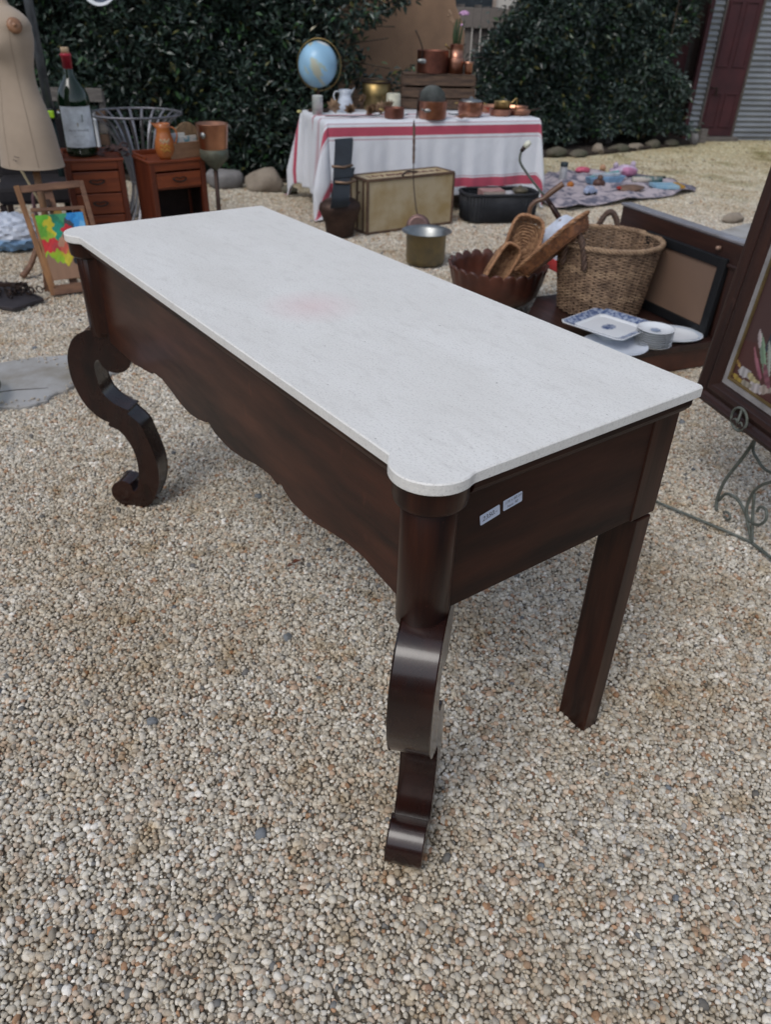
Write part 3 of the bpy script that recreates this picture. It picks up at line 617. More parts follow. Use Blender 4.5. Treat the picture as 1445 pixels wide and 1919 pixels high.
for side in (0, 1):
    cx = -LX if side == 0 else -TL+LX-.004; cy = LY
    od = Vector((1, -1, 0)).normalized() if side == 0 else Vector((-1, -1, 0)).normalized()
    nd = Vector((1, 1, 0)).normalized() if side == 0 else Vector((1, -1, 0)).normalized()
    if side == 0:
        q_ = Matrix.Rotation(radians(-3.5), 3, 'Z'); od = q_ @ od; nd = q_ @ nd
    C0 = Vector((cx, cy, 0)); hw = .0375
    pp = [(w+.034*max(0, 1-max(z, 0)/.33)**1.3, z) for w, z in lp] if side == 0 else lp
    CL = C0+nd*(.008 if side == 0 else 0)
    o = MB().prism(pp, lambda p: tuple(CL+od*p[0]+Vector((0, 0, p[1]))+nd*hw), lambda p: tuple(CL+od*p[0]+Vector((0, 0, p[1]))-nd*hw), smooth_side=False, bev=.0025)
    o = o.build('scroll_leg', mah_leg, tbl)
    o.data.polygons.foreach_set('use_smooth', [len(p.vertices) == 4 for p in o.data.polygons])
    es = o.modifiers.new('edges', 'EDGE_SPLIT'); es.split_angle = radians(28)
    # half-round column with capital
    m = MB(); m.lathe([(.0445, ZT-.02), (.0445, .846)], 40, c=(cx, cy, 0))
    q = C0-od*.02; m.box((0, 0, (ZT-.006+.846)/2), (.062, .088, .846-ZT+.006), Matrix.Translation(q) @ Matrix.Rotation(atan2(od.y, od.x), 4, 'Z'))
    m.build('column', mah_z, tbl, bev=.0015, seg=1)
    m = MB(); m.lathe([(.0446, .833), (.051, .834), (.0565, .839), (.0585, .846), (.0585, .8785)], 44, c=(cx, cy, 0)); cp_ = m.build('capital', mah_z, tbl); cp_.modifiers.new('edges', 'EDGE_SPLIT').split_angle = radians(30)
# price stickers (local y, z on side apron outer face x=-.0298)
stk = M('white_sticker_paper', (.60, .66, .78), .55, col2=(.55, .61, .74), bump=0)
ink = M('pencil_ink', (.06, .07, .10), .7, bump=0)
def sticker(P, lines, label):
    P = [Vector((-.0294, a, z)) for a, z in P]; o = (P[0]+P[1]+P[2]+P[3])/4
    # P order: TL TR BR BL
    q = MB(); r = 8
    ux = (P[1]-P[0]+P[2]-P[3])/2; uy = (P[0]-P[3]+P[1]-P[2])/2; w, h = ux.length, uy.length
    ux.normalize(); uy = Vector((1, 0, 0)).cross(ux); pts = []
    rr = .0022
    for (sx_, sy_, a0) in [(1, 1, 0), (-1, 1, pi/2), (-1, -1, pi), (1, -1, 1.5*pi)]:
        for k in range(4): a = a0+k*pi/6; pts.append((sx_*(w/2-rr)+rr*cos(a), sy_*(h/2-rr)+rr*sin(a)))
    q.prism(pts, lambda p: tuple(o+ux*p[0]+uy*p[1]), lambda p: tuple(o+ux*p[0]+uy*p[1]+Vector((.0004, 0, 0))))
    s_ = q.build('price_sticker', stk, tbl, label=label)
    mt = Matrix.Identity(4)
    for i in range(3): mt[i][0] = ux[i]; mt[i][1] = uy[i]; mt[i][2] = (1, 0, 0)[i]
    for (tx, sz, dx, dy, rt) in lines:
        mm = Matrix.Translation(o+Vector((.0007, 0, 0))+ux*dx+uy*dy) @ mt @ Matrix.Rotation(rt, 4, 'Z')
        text_part(tx, sz, ink, s_, mm, shear=.25, name='handwriting')
sticker([(.1209, .7886), (.1616, .7969), (.168, .7772), (.1266, .7702)], [('2350.-', .0125, -.001, .0005, .05)], 'white price sticker with one handwritten line')
sticker([(.1693, .7992), (.2093, .8053), (.2164, .7855), (.1746, .7799)], [('170 x 60 cm', .0072, .001, .0045, .06), ('haut. 90', .0072, -.001, -.0045, .05)], 'white price sticker with two handwritten lines')

# ------------------------------------------------------------------ cloth covered table
CY = atan2(.64, 1.72); ctab = (-.54, 6.49, 0)
t = thing('trestle_table', 'folding table hidden beneath the red striped white cloth', 'table', ctab, CY)
MB().box((.92, .36, .68), (1.80, .68, .03)).build('tabletop', oldwood, t)
for x in (.12, 1.72):
    for y in (.08, .64): MB().box((x, y, .333), (.035, .035, .664)).build('leg', iron, t)
def cloth_mat():
    m = bpy.data.materials.new('red_striped_white_linen'); m.use_nodes = True; n = m.node_tree; L = n.links; b = n.nodes['Principled BSDF']
    b.inputs['Roughness'].default_value = .85; b.inputs['Sheen Weight'].default_value = .2
    at = n.nodes.new('ShaderNodeAttribute'); at.attribute_name = 'flat'; sp = n.nodes.new('ShaderNodeSeparateXYZ'); L.new(at.outputs['Vector'], sp.inputs[0])
    mr = n.nodes.new('ShaderNodeMapRange'); mr.inputs[1].default_value = -.8; mr.inputs[2].default_value = 1.6; L.new(sp.outputs[1], mr.inputs[0])
    cr = n.nodes.new('ShaderNodeValToRGB'); cr.color_ramp.interpolation = 'CONSTANT'; L.new(mr.outputs[0], cr.inputs[0])
    Wt, Rd, Pk = (.70, .72, .76), (.46, .07, .115), (.50, .36, .40)
    st = [(-.8, Wt), (-.535, Rd), (-.46, Wt), (-.448, Pk), (-.436, Wt), (-.146, Pk), (-.135, Wt), (-.122, Rd), (-.050, Wt), (-.036, Pk), (-.025, Wt), (.13, Pk), (.137, Wt), (.15, Pk), (.185, Wt), (.20, Pk), (.21, Wt), (.335, Rd), (.378, Wt), (.60, Pk), (.606, Wt), (.77, Rd), (.84, Wt), (.855, Pk), (.86, Wt), (1.18, Rd), (1.25, Wt)]
    el = cr.color_ramp.elements
    while len(el) < len(st): el.new(.5)
    for e, (p, c) in zip(el, st): e.position = (p+.8)/2.4; e.color = (*c, 1)
    L.new(cr.outputs[0], b.inputs['Base Color'])
    nz = n.nodes.new('ShaderNodeTexNoise'); nz.inputs['Scale'].default_value = 14; nz.inputs['Detail'].default_value = 6; tc = n.nodes.new('ShaderNodeTexCoord'); L.new(tc.outputs['Object'], nz.inputs['Vector'])
    bp = n.nodes.new('ShaderNodeBump'); bp.inputs['Strength'].default_value = .5; bp.inputs['Distance'].default_value = .012; L.new(nz.outputs[0], bp.inputs['Height']); L.new(bp.outputs[0], b.inputs['Normal'])
    return m
def cloth():
    LX_, LY_ = 1.835, .74; top = .702
    D = {'f': .60, 'r': .52, 'b': .55, 'l': .60}
    per = []
    def edge(x0, y0, x1, y1, nx_, ny_, d, n):
        for i in range(n): f = (i+.5)/n; per.append((x0+(x1-x0)*f, y0+(y1-y0)*f, nx_, ny_, d))
    def corner(x, y, a0, d0, d1, n=22):
        for i in range(n+1):
            f = i/n; a = a0+f*pi/2; c, s_ = abs(cos(f*pi/2)), abs(sin(f*pi/2))
            dd = min(d0/max(c, 1e-3), d1/max(s_, 1e-3)); per.append((x, y, cos(a), sin(a), dd))
    edge(0, 0, LX_, 0, 0, -1, D['f'], 110); corner(LX_, 0, -pi/2, D['f'], D['r'])
    edge(LX_, 0, LX_, LY_, 1, 0, D['r'], 40); corner(LX_, LY_, 0, D['r'], D['b'])
    edge(LX_, LY_, 0, LY_, 0, 1, D['b'], 80); corner(0, LY_, pi/2, D['b'], D['l'])
    edge(0, LY_, 0, 0, -1, 0, D['l'], 44); corner(0, 0, pi, D['l'], D['f'])
    n = len(per); K = 34; V = []; Fl = []
    V.append((LX_/2, LY_/2, top)); Fl.append((LX_/2, LY_/2, 0))
    arc = 0; u = []
    for i in range(n):
        p, q = per[i-1], per[i]; arc += hypot(q[0]-p[0], q[1]-p[1])+hypot(q[2]-p[2], q[3]-p[3])*.12; u.append(arc)
    for k in range(K+1):
        f = (k/K)**.85
        for i, (x, y, nx_, ny_, dd) in enumerate(per):
            d = dd*f; side = abs(nx_) > .7
            rr = .016
            if d < rr*1.5: out_ = rr*sin(min(d/rr, 1.5)); dz = rr*(1-cos(min(d/rr, 1.5)))
            else: out_ = rr; dz = rr+(d-rr*1.5)
            a = u[i]; w = min(1, d/.5)
            fold = .013*sin(a*21+.8*sin(a*5))+.012*sin(a*9+1.3)+.006*sin(a*47)
            if side: fold *= 1.7
            cn = abs(nx_*ny_)*2
            out_ += w*(.030+fold)+cn*w*(.10 if x < 1 else .06)
            z = top-dz*(1-.03*w)
            if z < .012: out_ += (.012-z)*.5; z = .012+.004*abs(sin(a*30))
            # ease the tangential fold
            tx, ty = -ny_, nx_; tg = .010*w*sin(a*17+2)
            V.append((x+nx_*out_+tx*tg, y+ny_*out_+ty*tg, z)); Fl.append((x+nx_*d, y+ny_*d, 0))
    Fc = []
    for i in range(n):
        j = (i+1) % n; Fc.append((0, 1+i, 1+j))
        for k in range(K): Fc.append((1+k*n+i, 1+(k+1)*n+i, 1+(k+1)*n+j, 1+k*n+j))
    m = MB(); m.add(V, Fc, True); o = m.build('tablecloth', cloth_mat())
    at = o.data.attributes.new('flat', 'FLOAT_VECTOR', 'POINT'); at.data.foreach_set('vector', np.array(Fl, np.float32).ravel())
    o.location = ctab; o.rotation_euler = (0, 0, CY)
    sol = o.modifiers.new('thickness', 'SOLIDIFY'); sol.thickness = .002; sol.offset = -1
    return tag(o, 'white linen cloth with red woven stripes draped to the gravel over a table', 'tablecloth')
cloth()
ZT_ = .7035
# --- things on the cloth
globe_m = bpy.data.materials.new('globe_map'); globe_m.use_nodes = True
def setup_attr_mat(m, rough, spec=.5):
    n = m.node_tree; b = n.nodes['Principled BSDF']; at = n.nodes.new('ShaderNodeAttribute'); at.attribute_name = 'pc'
    n.links.new(at.outputs['Color'], b.inputs['Base Color']); b.inputs['Roughness'].default_value = rough; b.inputs['Specular IOR Level'].default_value = spec; return m
setup_attr_mat(globe_m, .3)
t = thing('globe', 'large pale blue globe in a brass meridian ring at the left of the cloth', 'globe', (-.66, 7.10, ZT_), -.1)
V, Fc = ico(5); V = V.copy(); s1 = V+.0
nzv = np.sin(V[:, 0]*3.1+1.2)*np.cos(V[:, 2]*2.6+.5)+.6*np.sin(V[:, 1]*5.3+V[:, 2]*4)+.4*np.sin(V[:, 0]*9+V[:, 2]*7+1)+.2*np.sin(V[:, 2]*21+V[:, 0]*13)
land = nzv > .72; polar = abs(V[:, 2]) > .93
C = np.tile(np.array([.30, .52, .70, 1]), (len(V), 1)); C[:, :3] *= (1+.10*np.sin(V[:, 2]*6+V[:, 0]*3))[:, None]
C[land] = [.40, .50, .46, 1]; C[land & (nzv > 1.05)] = [.46, .46, .36, 1]; C[polar] = [.62, .66, .66, 1]
xf = Matrix.Translation((0, 0, .335)) @ Matrix.Rotation(radians(18), 4, 'Y') @ Matrix.Diagonal((.155, .155, .165, 1))
m = MB(); m.add(V.tolist(), Fc.tolist(), True, xf); m.build('globe_ball', globe_m, t, cols=C)
ring = [(.178*sin(a)+.012, .0, .335+.182*cos(a)) for a in [radians(10)+i*2*pi/48 for i in range(48)]]
m = MB(); m.tube(ring, .008, 6, True, flat=.5); m.build('meridian_ring', brass, t)
m = MB(); m.lathe([(.09, 0), (.09, .012), (.03, .03), (.014, .06), (.018, .10), (.012, .155)], 28); m.build('stand', rust, t)
def pot(name, label, cat, loc, prof, mat, rz=0, n=36, wall=.003, extra=None):
    t = thing(name, label, cat, loc, rz); inner = [(max(r-wall, 1e-4), z+(wall if i == 0 else 0)) for i, (r, z) in enumerate(prof)][::-1]
    if prof[0][0] > 1e-3: inner = inner[:-1]+[(inner[-1][0], prof[0][1]+wall), (1e-5, prof[0][1]+wall)]
    MB().shell([(1e-5, prof[0][1])]+prof+inner, n).build('body', mat, t); return t
t = pot('tin_mug', 'pale cream printed tin beaker in front of the globe stand', 'beaker', (-.65, 6.90, ZT_), [(.042, 0), (.043, .13), (.045, .134)], M('cream_printed_tin', (.58, .60, .57), .4, col2=(.40, .46, .44), scale=22, contrast=(.5, .62), bump=0))
m = MB(); m.tube([(.043*cos(a), .043*sin(a), .02+.001*i) for i, a in enumerate(np.linspace(0, 2*pi, 25))], .0012, 4); m.build('printed_band', M('green_band', (.2, .3, .27), .5), t)
t = pot('pitcher', 'small white pottery pitcher between the beaker and the brass bucket', 'pitcher', (-.44, 7.10, ZT_), [(.045, 0), (.062, .03), (.064, .07), (.05, .11), (.046, .135), (.056, .165)], M('white_pottery', (.62, .68, .76), .25, bump=0), rz=.3)
m = MB(); m.tube(crom([(-.055, 0, .15), (-.085, 0, .15), (-.095, 0, .11), (-.06, 0, .06)], 5), .008, 8, flat=.6); m.build('handle', chinaw, t)
m = MB(); m.add([(.045, -.025, .155), (.045, .025, .155), (.088, 0, .185), (.05, 0, .12)], [(0, 3, 2), (3, 1, 2), (0, 2, 1)], True); m.build('spout', chinaw, t)
t = pot('brass_bucket', 'tall amber brass bucket with dark rolled rim behind the candle', 'bucket', (-.19, 7.36, ZT_), [(.105, 0), (.115, .10), (.124, .21)], brass_am)
m = MB(); m.tube([(.125*cos(a), .125*sin(a), .212) for a in np.linspace(0, 2*pi, 40)[:-1]], .006, 6, True); m.build('rim', iron, t)
m = MB(); m.tube(crom([(.125, 0, .2), (.14, .04, .16), (.14, .06, .1), (.13, .08, .07)], 4), .004, 6); m.build('handle', iron, t)
t = thing('candle', 'thick cream pillar candle standing behind the small copper pan', 'candle', (-.04, 7.08, ZT_))
MB().lathe([(.056, 0), (.058, .004), (.058, .145), (.054, .15), (.04, .146), (0, .143)], 32).build('wax', M('cream_wax', (.66, .64, .50), .5, bump=0, sheen=.1), t)
MB().tube([(0, 0, .14), (.002, 0, .155)], .0015, 5).build('wick', iron, t)
t = pot('copper_pan', 'small dark copper pan directly in front of the cream candle', 'pan', (-.03, 6.79, ZT_), [(.072, 0), (.078, .015), (.080, .075), (.083, .078)], copper_dk)
m = MB(); m.tube(crom([(-.08, -.02, .06), (-.11, -.03, .075), (-.115, -.06, .07), (-.08, -.06, .055)], 4), .005, 6); m.build('handle', brass, t)
# dried metal flowers on a wire
dry = M('dried_bronze_petal', (.34, .22, .13), .5, .3, col2=(.12, .07, .04), scale=40, bump=.2)
t = thing('artichoke_garland', 'garland of dry bronze coloured flower heads lying along the cloth edge', 'garland', (-.30, 6.83, ZT_), CY)
m = MB(); m.tube(crom([(-.30, -.02, .01), (-.15, -.06, .012), (0, -.05, .01), (.18, -.02, .02), (.24, .02, .05)], 5), .0035, 6); m.build('wire', iron, t)
rr_ = random.Random(3)
for (x, y, z, s_, tz) in [(-.22, .02, .075, .062, .3), (-.10, -.04, .055, .052, -.2), (.03, .02, .12, .055, .1), (.07, -.04, .05, .05, .8), (.17, -.02, .06, .062, -.5), (.24, .0, .075, .058, .5), (.13, .05, .05, .045, 1)]:
    m = MB()
    for ringi, (nn_, tilt, ln) in enumerate([(5, .25, .9), (7, .65, 1.), (8, 1.1, 1.0)]):
        for k in range(nn_):
            a = 2*pi*k/nn_+ringi*.4+rr_.uniform(-.2, .2); tl = tilt+rr_.uniform(-.15, .15)
            d = Vector((cos(a)*sin(tl), sin(a)*sin(tl), cos(tl))); sd_ = Vector((-sin(a), cos(a), 0)); l = s_*ln
            b0 = Vector((0, 0, -.3*s_)); m.add([tuple(b0), tuple(b0+d*l*.6+sd_*l*.3), tuple(b0+d*l*1.1), tuple(b0+d*l*.6-sd_*l*.3), tuple(b0+d*l*.55+Vector((0, 0, -.08*l)))], [(0, 4, 1), (1, 4, 2), (2, 4, 3), (3, 4, 0)])
    o = m.build('flower_head', dry, t); o.location = (x, y, z); o.rotation_euler = (.9+rr_.uniform(-.3, .3), tz, rr_.uniform(0, 6))
# crate with slats
def crate(x, y, z, w, d, h, rz, label):
    t = thing('wooden_crate', label, 'crate', (x, y, z), rz)
    for (sx_, sy_) in ((0, 0), (1, 0), (0, 1), (1, 1)): MB().box((.014+sx_*(w-.028), .022+sy_*(d-.044), h/2), (.028, .02, h-.01)).build('corner_post', oldwood, t)
    for k in range(3):
        zz = (k+.5)*h/3
        for yy in (.005, d-.005):
            o = MB().box((0, 0, 0), (w, .010, h/3-.014)).build('slat', oldwood, t, bev=.002); o.location = (w/2, yy, zz+random.uniform(-.003, .003)); o.rotation_euler[1] = random.uniform(-.008, .008)
        for xx in (-.004, w+.004):
            o = MB().box((0, 0, 0), (.010, d-.012, h/3-.014)).build('slat', oldwood, t, bev=.002); o.location = (xx, d/2, zz)
    for k in range(5): MB().box(((k+.5)*w/5, d/2, h+.004), (w/5-.006, d, .009)).build('board', oldwood, t, bev=.002)
    return t
CR = (.035, 7.46, ZT_); crate(*CR, .62, .26, .262, .06, 'old slatted wooden crate upturned as a stand for the tall copper pots')
ZC = ZT_+.271+.001
def straphandle(t, p0, p1, mid, w, mat, name='handle'):
    m = MB(); m.tube(crom([p0, mid, p1], 6), w, 8, flat=.4); return m.build(name, mat, t)
t = pot('copper_casserole', 'wide dark copper casserole with a long iron handle on the crate', 'pan', (.285, 7.60, ZC), [(.128, 0), (.133, .01), (.135, .165), (.137, .168)], copper_dk)
straphandle(t, (-.10, -.10, .085), (-.16, -.14, .31), (-.098, -.115, .19), .012, iron); m = MB(); m.blob((-.085, -.112, .09), (.055, .012, .022), 3, 2, .1); m.build('handle_plate', tin, t)
t = pot('copper_canister', 'tall copper canister stacked in two steps holding flowers on the crate', 'canister', (.485, 7.60, ZC), [(.068, 0), (.069, .115), (.067, .118), (.055, .12), (.055, .215), (.058, .218)], copper)
m = MB(); m.tube([(-.06, -.01, .18), (-.085, -.015, .20), (-.10, -.02, .215)], [.008, .007, .009], 8); m.build('spout', brass, t)
stem_m = M('green_flower_stem', (.045, .075, .03), .6, bump=0); pk = M('pale_pink_petal', (.62, .38, .60), .7, bump=0, col2=(.45, .25, .42), scale=60); tn = M('tan_dry_grass', (.38, .25, .16), .8, bump=0)
t = thing('flower_bunch', 'bunch of green stems with a pink flower head in the copper canister', 'flowers', (.485, 7.60, ZC+.15))
for i in range(16):
    a = rr_.uniform(0, 6.28); b_ = rr_.uniform(.0, .05); MB().tube([(b_*.5*cos(a), b_*.5*sin(a), 0), (b_*cos(a), b_*sin(a), .12), (b_*1.3*cos(a)+.01, b_*1.2*sin(a), .20+rr_.uniform(0, .06))], [.006, .007, .003], 5).build('stem', stem_m, t)
m = MB()
for i in range(90):
    a = rr_.uniform(0, 6.28); e = rr_.uniform(0, 1.4); q = Vector((.045+.045*cos(a)*sin(e), .04*sin(a)*sin(e), .27+.032*cos(e)))
    m.blob(tuple(q), (.008, .008, .006), i, 1, .2, planes=0)
m.build('flower_head', pk, t)
m = MB(); m.blob((.03, -.02, .205), (.016, .012, .010), 5, 2, .3); m.build('flower_head', pk, t)
m = MB(); 
for i in range(14): q = (-.05+rr_.uniform(-.02, .01)-i*.002, -.0, .22+i*.006); m.blob(q, (.010, .008, .014), i, 1, .2, planes=0)
m.build('seed_head', tn, t)
t = pot('copper_cup', 'small bright copper cup with a black handle at the crate end', 'cup', (.595, 7.58, ZC), [(.030, 0), (.034, .03), (.036, .075), (.045, .092)], copper_br)
straphandle(t, (-.03, -.03, .10), (.11, -.03, .135), (.04, -.03, .118), .008, iron)
# saucepan with lid
t = pot('saucepan', 'deep copper saucepan with a tinned lid standing open inside it', 'saucepan', (.275, 6.86, ZT_), [(.105, 0), (.113, .012), (.115, .125), (.118, .128)], copper)
m = MB(); m.lathe([(0, 0), (.107, .002), (.109, .008), (.104, .012), (.0, .020)], 40, xf=Matrix.Translation((-.005, .045, .128)) @ Matrix.Rotation(radians(98), 4, 'X')); m.build('lid', M('dark_tinned_lid', (.13, .14, .135), .6, .6, col2=(.06, .07, .065), scale=12, bump=.1), t)
m = MB(); m.tube([(-.105, -.03, .20), (-.118, -.02, .10), (-.122, -.02, .0)], [.006, .008, .006], 8); m.build('lid_handle', iron, t)
m = MB(); m.blob((-.045, -.108, .065), (.035, .010, .016), 4, 2, .1); m.tube([(-.06, -.112, .066), (-.09, -.13, .075)], .006, 6); m.build('handle_plate', tin, t)
t = pot('copper_pot', 'round copper pot with brass ring handles right of the open saucepan', 'pot', (.595, 7.06, ZT_), [(.080, 0), (.098, .02), (.104, .07), (.100, .108), (.106, .112)], copper)
for s_ in (-1, 1):
    m = MB(); m.tube([(s_*(.105+.028*sin(a)), .03*cos(a), .098) for a in np.linspace(0, pi, 10)], .005, 6); m.build('handle', brass, t)
m = MB(); m.lathe([(.103, .112), (.08, .124), (.02, .13), (.012, .145), (0, .148)], 30); m.build('lid', tin, t)
t = thing('copper_shell', 'little bright orange copper scallop dish leaning at the cloth edge', 'dish', (.515, 6.865, ZT_), .35)
m = MB(); Vv = [(0, .01, .004)]; Ff_ = []
for i in range(17):
    a = pi+pi*i/16; rr2 = .055*(1+.07*cos(i*pi)); Vv.append((rr2*cos(a)*1.05, rr2*sin(a)*.55-.0, .012+.02*(1-abs(cos(a)))+.014))
for i in range(1, 17): Ff_.append((0, i, i+1))
m.add(Vv, Ff_, True); m.build('shell', copper_br, t).modifiers.new('thickness', 'SOLIDIFY').thickness = .003
t = pot('copper_tray', 'long oval copper tray behind the stacked pans', 'tray', (.88, 7.50, ZT_), [(.21, 0), (.23, .03), (.235, .033)], copper_br); t.scale = (1.1, .55, 1.4)
t = pot('copper_pan', 'shallow copper pan with a brass pan nested on top at the cloth end', 'pan', (.86, 7.20, ZT_), [(.080, 0), (.09, .02), (.095, .05), (.098, .052)], copper)
t = pot('brass_pan', 'green brass pan nested on the shallow copper pan', 'pan', (.87, 7.20, ZT_+.03), [(.060, 0), (.068, .01), (.068, .075), (.07, .078)], brass)
m = MB(); m.tube(crom([(.07, 0, .06), (.12, .02, .10), (.12, .03, .03), (.13, .03, -.02)], 5), .006, 6); m.build('handle', brass, t)
t = pot('copper_pan', 'bright rimmed copper frying pan propped furthest right on the cloth', 'pan', (1.03, 7.30, ZT_), [(.085, 0), (.10, .035), (.104, .038)], copper_br)
m = MB(); m.tube([(.09, .02, .03), (.2, .06, .05)], [.008, .006], 6); m.build('handle', iron, t)
for (x, y, l) in [(.04, 7.05, 'tiny white saucer left of the open saucepan'), (.47, 7.2, 'tiny white saucer between the saucepan and copper pot')]:
    t = pot('saucer', l, 'saucer', (x, y, ZT_), [(.03, 0), (.05, .012), (.052, .013)], chinaw)
t = thing('blossom', 'little pale yellow blossom lying on the cloth near the globe', 'flower', (-.80, 6.93, ZT_))
MB().blob((0, 0, .012), (.024, .02, .013), 2, 2, .5).build('petals', M('pale_yellow', (.55, .52, .22), .7), t)

# ------------------------------------------------------------------ trunk, cowbell, skimmer, baskets near the cloth
canv = M('stained_cream_canvas', (.47, .385, .25), .85, col2=(.36, .26, .12), scale=4.5, contrast=(.42, .66), bump=.3, bscale=60)
trim = M('worn_brown_trim', (.15, .09, .055), .7, col2=(.08, .05, .035), scale=20, bump=.4)
TRY = atan2(.45, .65)
t = thing('canvas_trunk', 'stained cream canvas travelling trunk with brown edging standing on its side', 'trunk', (-.205, 5.966, 0), TRY)
w, d, h = .80, .23, .385
MB().box((w/2, d/2, h/2), (w, d, h-.006)).build('canvas_body', canv, t, bev=.004)
for (a, b_) in [((0, 0, 0), (w, 0, 0)), ((0, 0, h), (w, 0, h)), ((0, 0, 0), (0, 0, h)), ((w, 0, 0), (w, 0, h)), ((0, d, 0), (0, d, h)), ((0, 0, h), (0, d, h)), ((0, 0, 0), (0, d, 0)), ((w, 0, h), (w, d, h)), ((0, d, h), (w, d, h)), ((w, d, 0), (w, d, h)), ((.0, .055, 0), (.0, .055, h)), ((0, d*.62, 0), (0, d*.62, h))]:
    A, B = Vector(a), Vector(b_); A.z = min(max(A.z, .007), h-.005); B.z = min(max(B.z, .007), h-.005)
    MB().bar(A, B, .018, .018).build('edge_strip', trim, t, bev=.003)
m = MB()
for i in range(26):
    x = .08+i*.026+random.uniform(-.004, .004); m.bar((x, .07+random.uniform(0, .03), h-.0006), (x+random.uniform(-.008, .012), .12+random.uniform(0, .03), h-.0006), random.uniform(.004, .010), .004)
m.build('painted_lettering', M('worn_red_brown_paint', (.16, .06, .05), .7), t)
m = MB(); m.tube(crom([(-.012, .09, .29), (-.035, .09, .27), (-.035, .09, .20), (-.012, .09, .18)], 4), .006, 6); m.build('handle', trim, t)
t = thing('cowbell', 'big rusty brown cowbell standing below its black leather strap', 'bell', (-.405, 5.90, 0), .5); t.scale = (1.12, 1.12, 1.0)
m = MB(); m.lathe([(.085, .005), (.090, .01), (.100, .10), (.125, .165), (.138, .20), (.130, .235), (.095, .262), (.045, .275), (0, .278)], 36, sx=1.05, sy=.8); m.build('bell_body', rust, t)
m = MB(); m.tube(crom([(-.05, 0, .262), (-.04, 0, .315), (.04, 0, .315), (.05, 0, .262)], 4), .010, 8); m.build('loop', iron, t)
leath = M('black_leather', (.022, .030, .040), .55, col2=(.010, .013, .017), scale=6, bump=.25, bscale=120)
def ribbon(mb, pts, w, th, side):
    side = Vector(side).normalized()
    n = len(pts); V = []; 
    for i, p in enumerate(pts):
        p = Vector(p); tg = (Vector(pts[min(i+1, n-1)])-Vector(pts[max(i-1, 0)])).normalized(); nn = tg.cross(side).normalized()
        for a, b_ in ((-1, -1), (1, -1), (1, 1), (-1, 1)): V.append(tuple(p+side*a*w/2+nn*b_*th/2))
    F2 = [(i*4+j, i*4+(j+1) % 4, (i+1)*4+(j+1) % 4, (i+1)*4+j) for i in range(n-1) for j in range(4)]+[(0, 3, 2, 1), ((n-1)*4, (n-1)*4+1, (n-1)*4+2, (n-1)*4+3)]
    return mb.add(V, F2, False)
m = MB(); sp_ = crom([(-.03, -.10, .262), (-.06, -.115, .235), (-.055, -.13, .30), (-.025, -.08, .40), (.02, 0, .50), (.07, .09, .62), (.08, .12, .64), (.09, .12, .62), (.045, .05, .48), (.01, 0, .36), (.0, 0, .285)], 5)
ribbon(m, sp_, .118, .006, (1, -.1, .05)); m.build('leather_strap', leath, t, bev=.002)
m = MB(); ribbon(m, crom([(-.010, -.070, .42), (.012, -.055, .48)], 3), .135, .010, (1, -.1, .05)); m.build('buckle_keeper', leath, t, bev=.003)
for zz, yy in ((.40, -.090), (.495, -.045)):
    m = MB(); m.tube([(-.075, yy, zz), (-.0, yy-.012, zz-.008), (.068, yy, zz)], .010, 6); m.build('buckle_bar', M('buckle_brass', (.33, .22, .15), .5, .8), t)
t = thing('skimmer', 'long iron skimmer with turned wooden handle leaning on the trunk', 'skimmer', (.175, 5.87, 0))
hp = [(-.058, .20, .745-.0), (-.055, .19, .70), (-.052, .17, .60), (-.050, .15, .50)]
m = MB(); m.tube(crom(hp, 8), [.007+.0035*abs(sin(i*.85)) for i in range(25)], 8); m.build('turned_handle', wickd, t)
m = MB(); m.tube([(-.058, .20, .742), (-.059, .205, .775)], [.008, .004], 6); m.build('handle_cap', iron, t)
m = MB(); m.tube(crom([(-.050, .15, .50), (-.045, .115, .38), (-.02, .02, .22), (-.0, -.005, .165)], 4), .0045, 6); m.tube(crom([(-.13, .12, .415), (-.10, .13, .445), (-.045, .13, .447), (-.02, .12, .450)], 4), .007, 6); m.build('iron_shaft', iron, t)
m = MB(); m.lathe([(0, -.004), (.06, -.002), (.088, .004), (.090, .006), (.06, .003), (0, 0)], 32, xf=Matrix.Translation((0.0, -.018, .095)) @ Matrix.Rotation(radians(80), 4, 'X')); m.build('disc', M('dull_pink_copper', (.30, .19, .17), .5, .8, col2=(.2, .13, .12), scale=20), t)

def weave(m, loop, z0, z1, rows, stakes, amp=.004, r=.005, taper=lambda f: 1., hfun=None, sides=5):
    """woven courses: loop(a)->(x,y) unit outline, each course bows alternately round the stakes"""
    n = stakes*2
    for k in range(rows):
        f = (k+.5)/rows; z = z0+(z1-z0)*f; pts = []
        for i in range(n):
            a = 2*pi*i/n; x, y = loop(a); s_ = taper(f); o = amp*(1 if (i//1+k) % 2 else -1)
            L_ = hypot(x, y); pts.append((x*s_+x/L_*o, y*s_+y/L_*o, z+(hfun(a, f) if hfun else 0)+.0012*sin(i*1.7+k)))
        m.tube(pts, r, sides, True)
def braid(m, path, r=.01, turns=20, strands=3, sr=.006, closed=False):
    P = crom(path, 6, closed); n = len(P)
    for s_ in range(strands):
        q = []
        for i, p in enumerate(P):
            a = 2*pi*(i/n*turns+s_/strands); p = Vector(p); tg = (Vector(P[(i+1) % n] if closed or i+1 < n else P[i])-Vector(P[i-1] if closed or i else P[0])).normalized()
            u1 = tg.orthogonal().normalized(); 
            h = Vector((0, 0, 1)) if abs(tg.z) < .8 else Vector((1, 0, 0)); u1 = tg.cross(h).normalized(); u2 = tg.cross(u1)
            q.append(tuple(p+u1*cos(a)*r+u2*sin(a)*r))
        m.tube(q, sr, 5, closed)
t = thing('log_basket', 'huge round willow basket with dark twisted handles beyond the marble top', 'basket', (1.092, 3.985, .1415), .3)
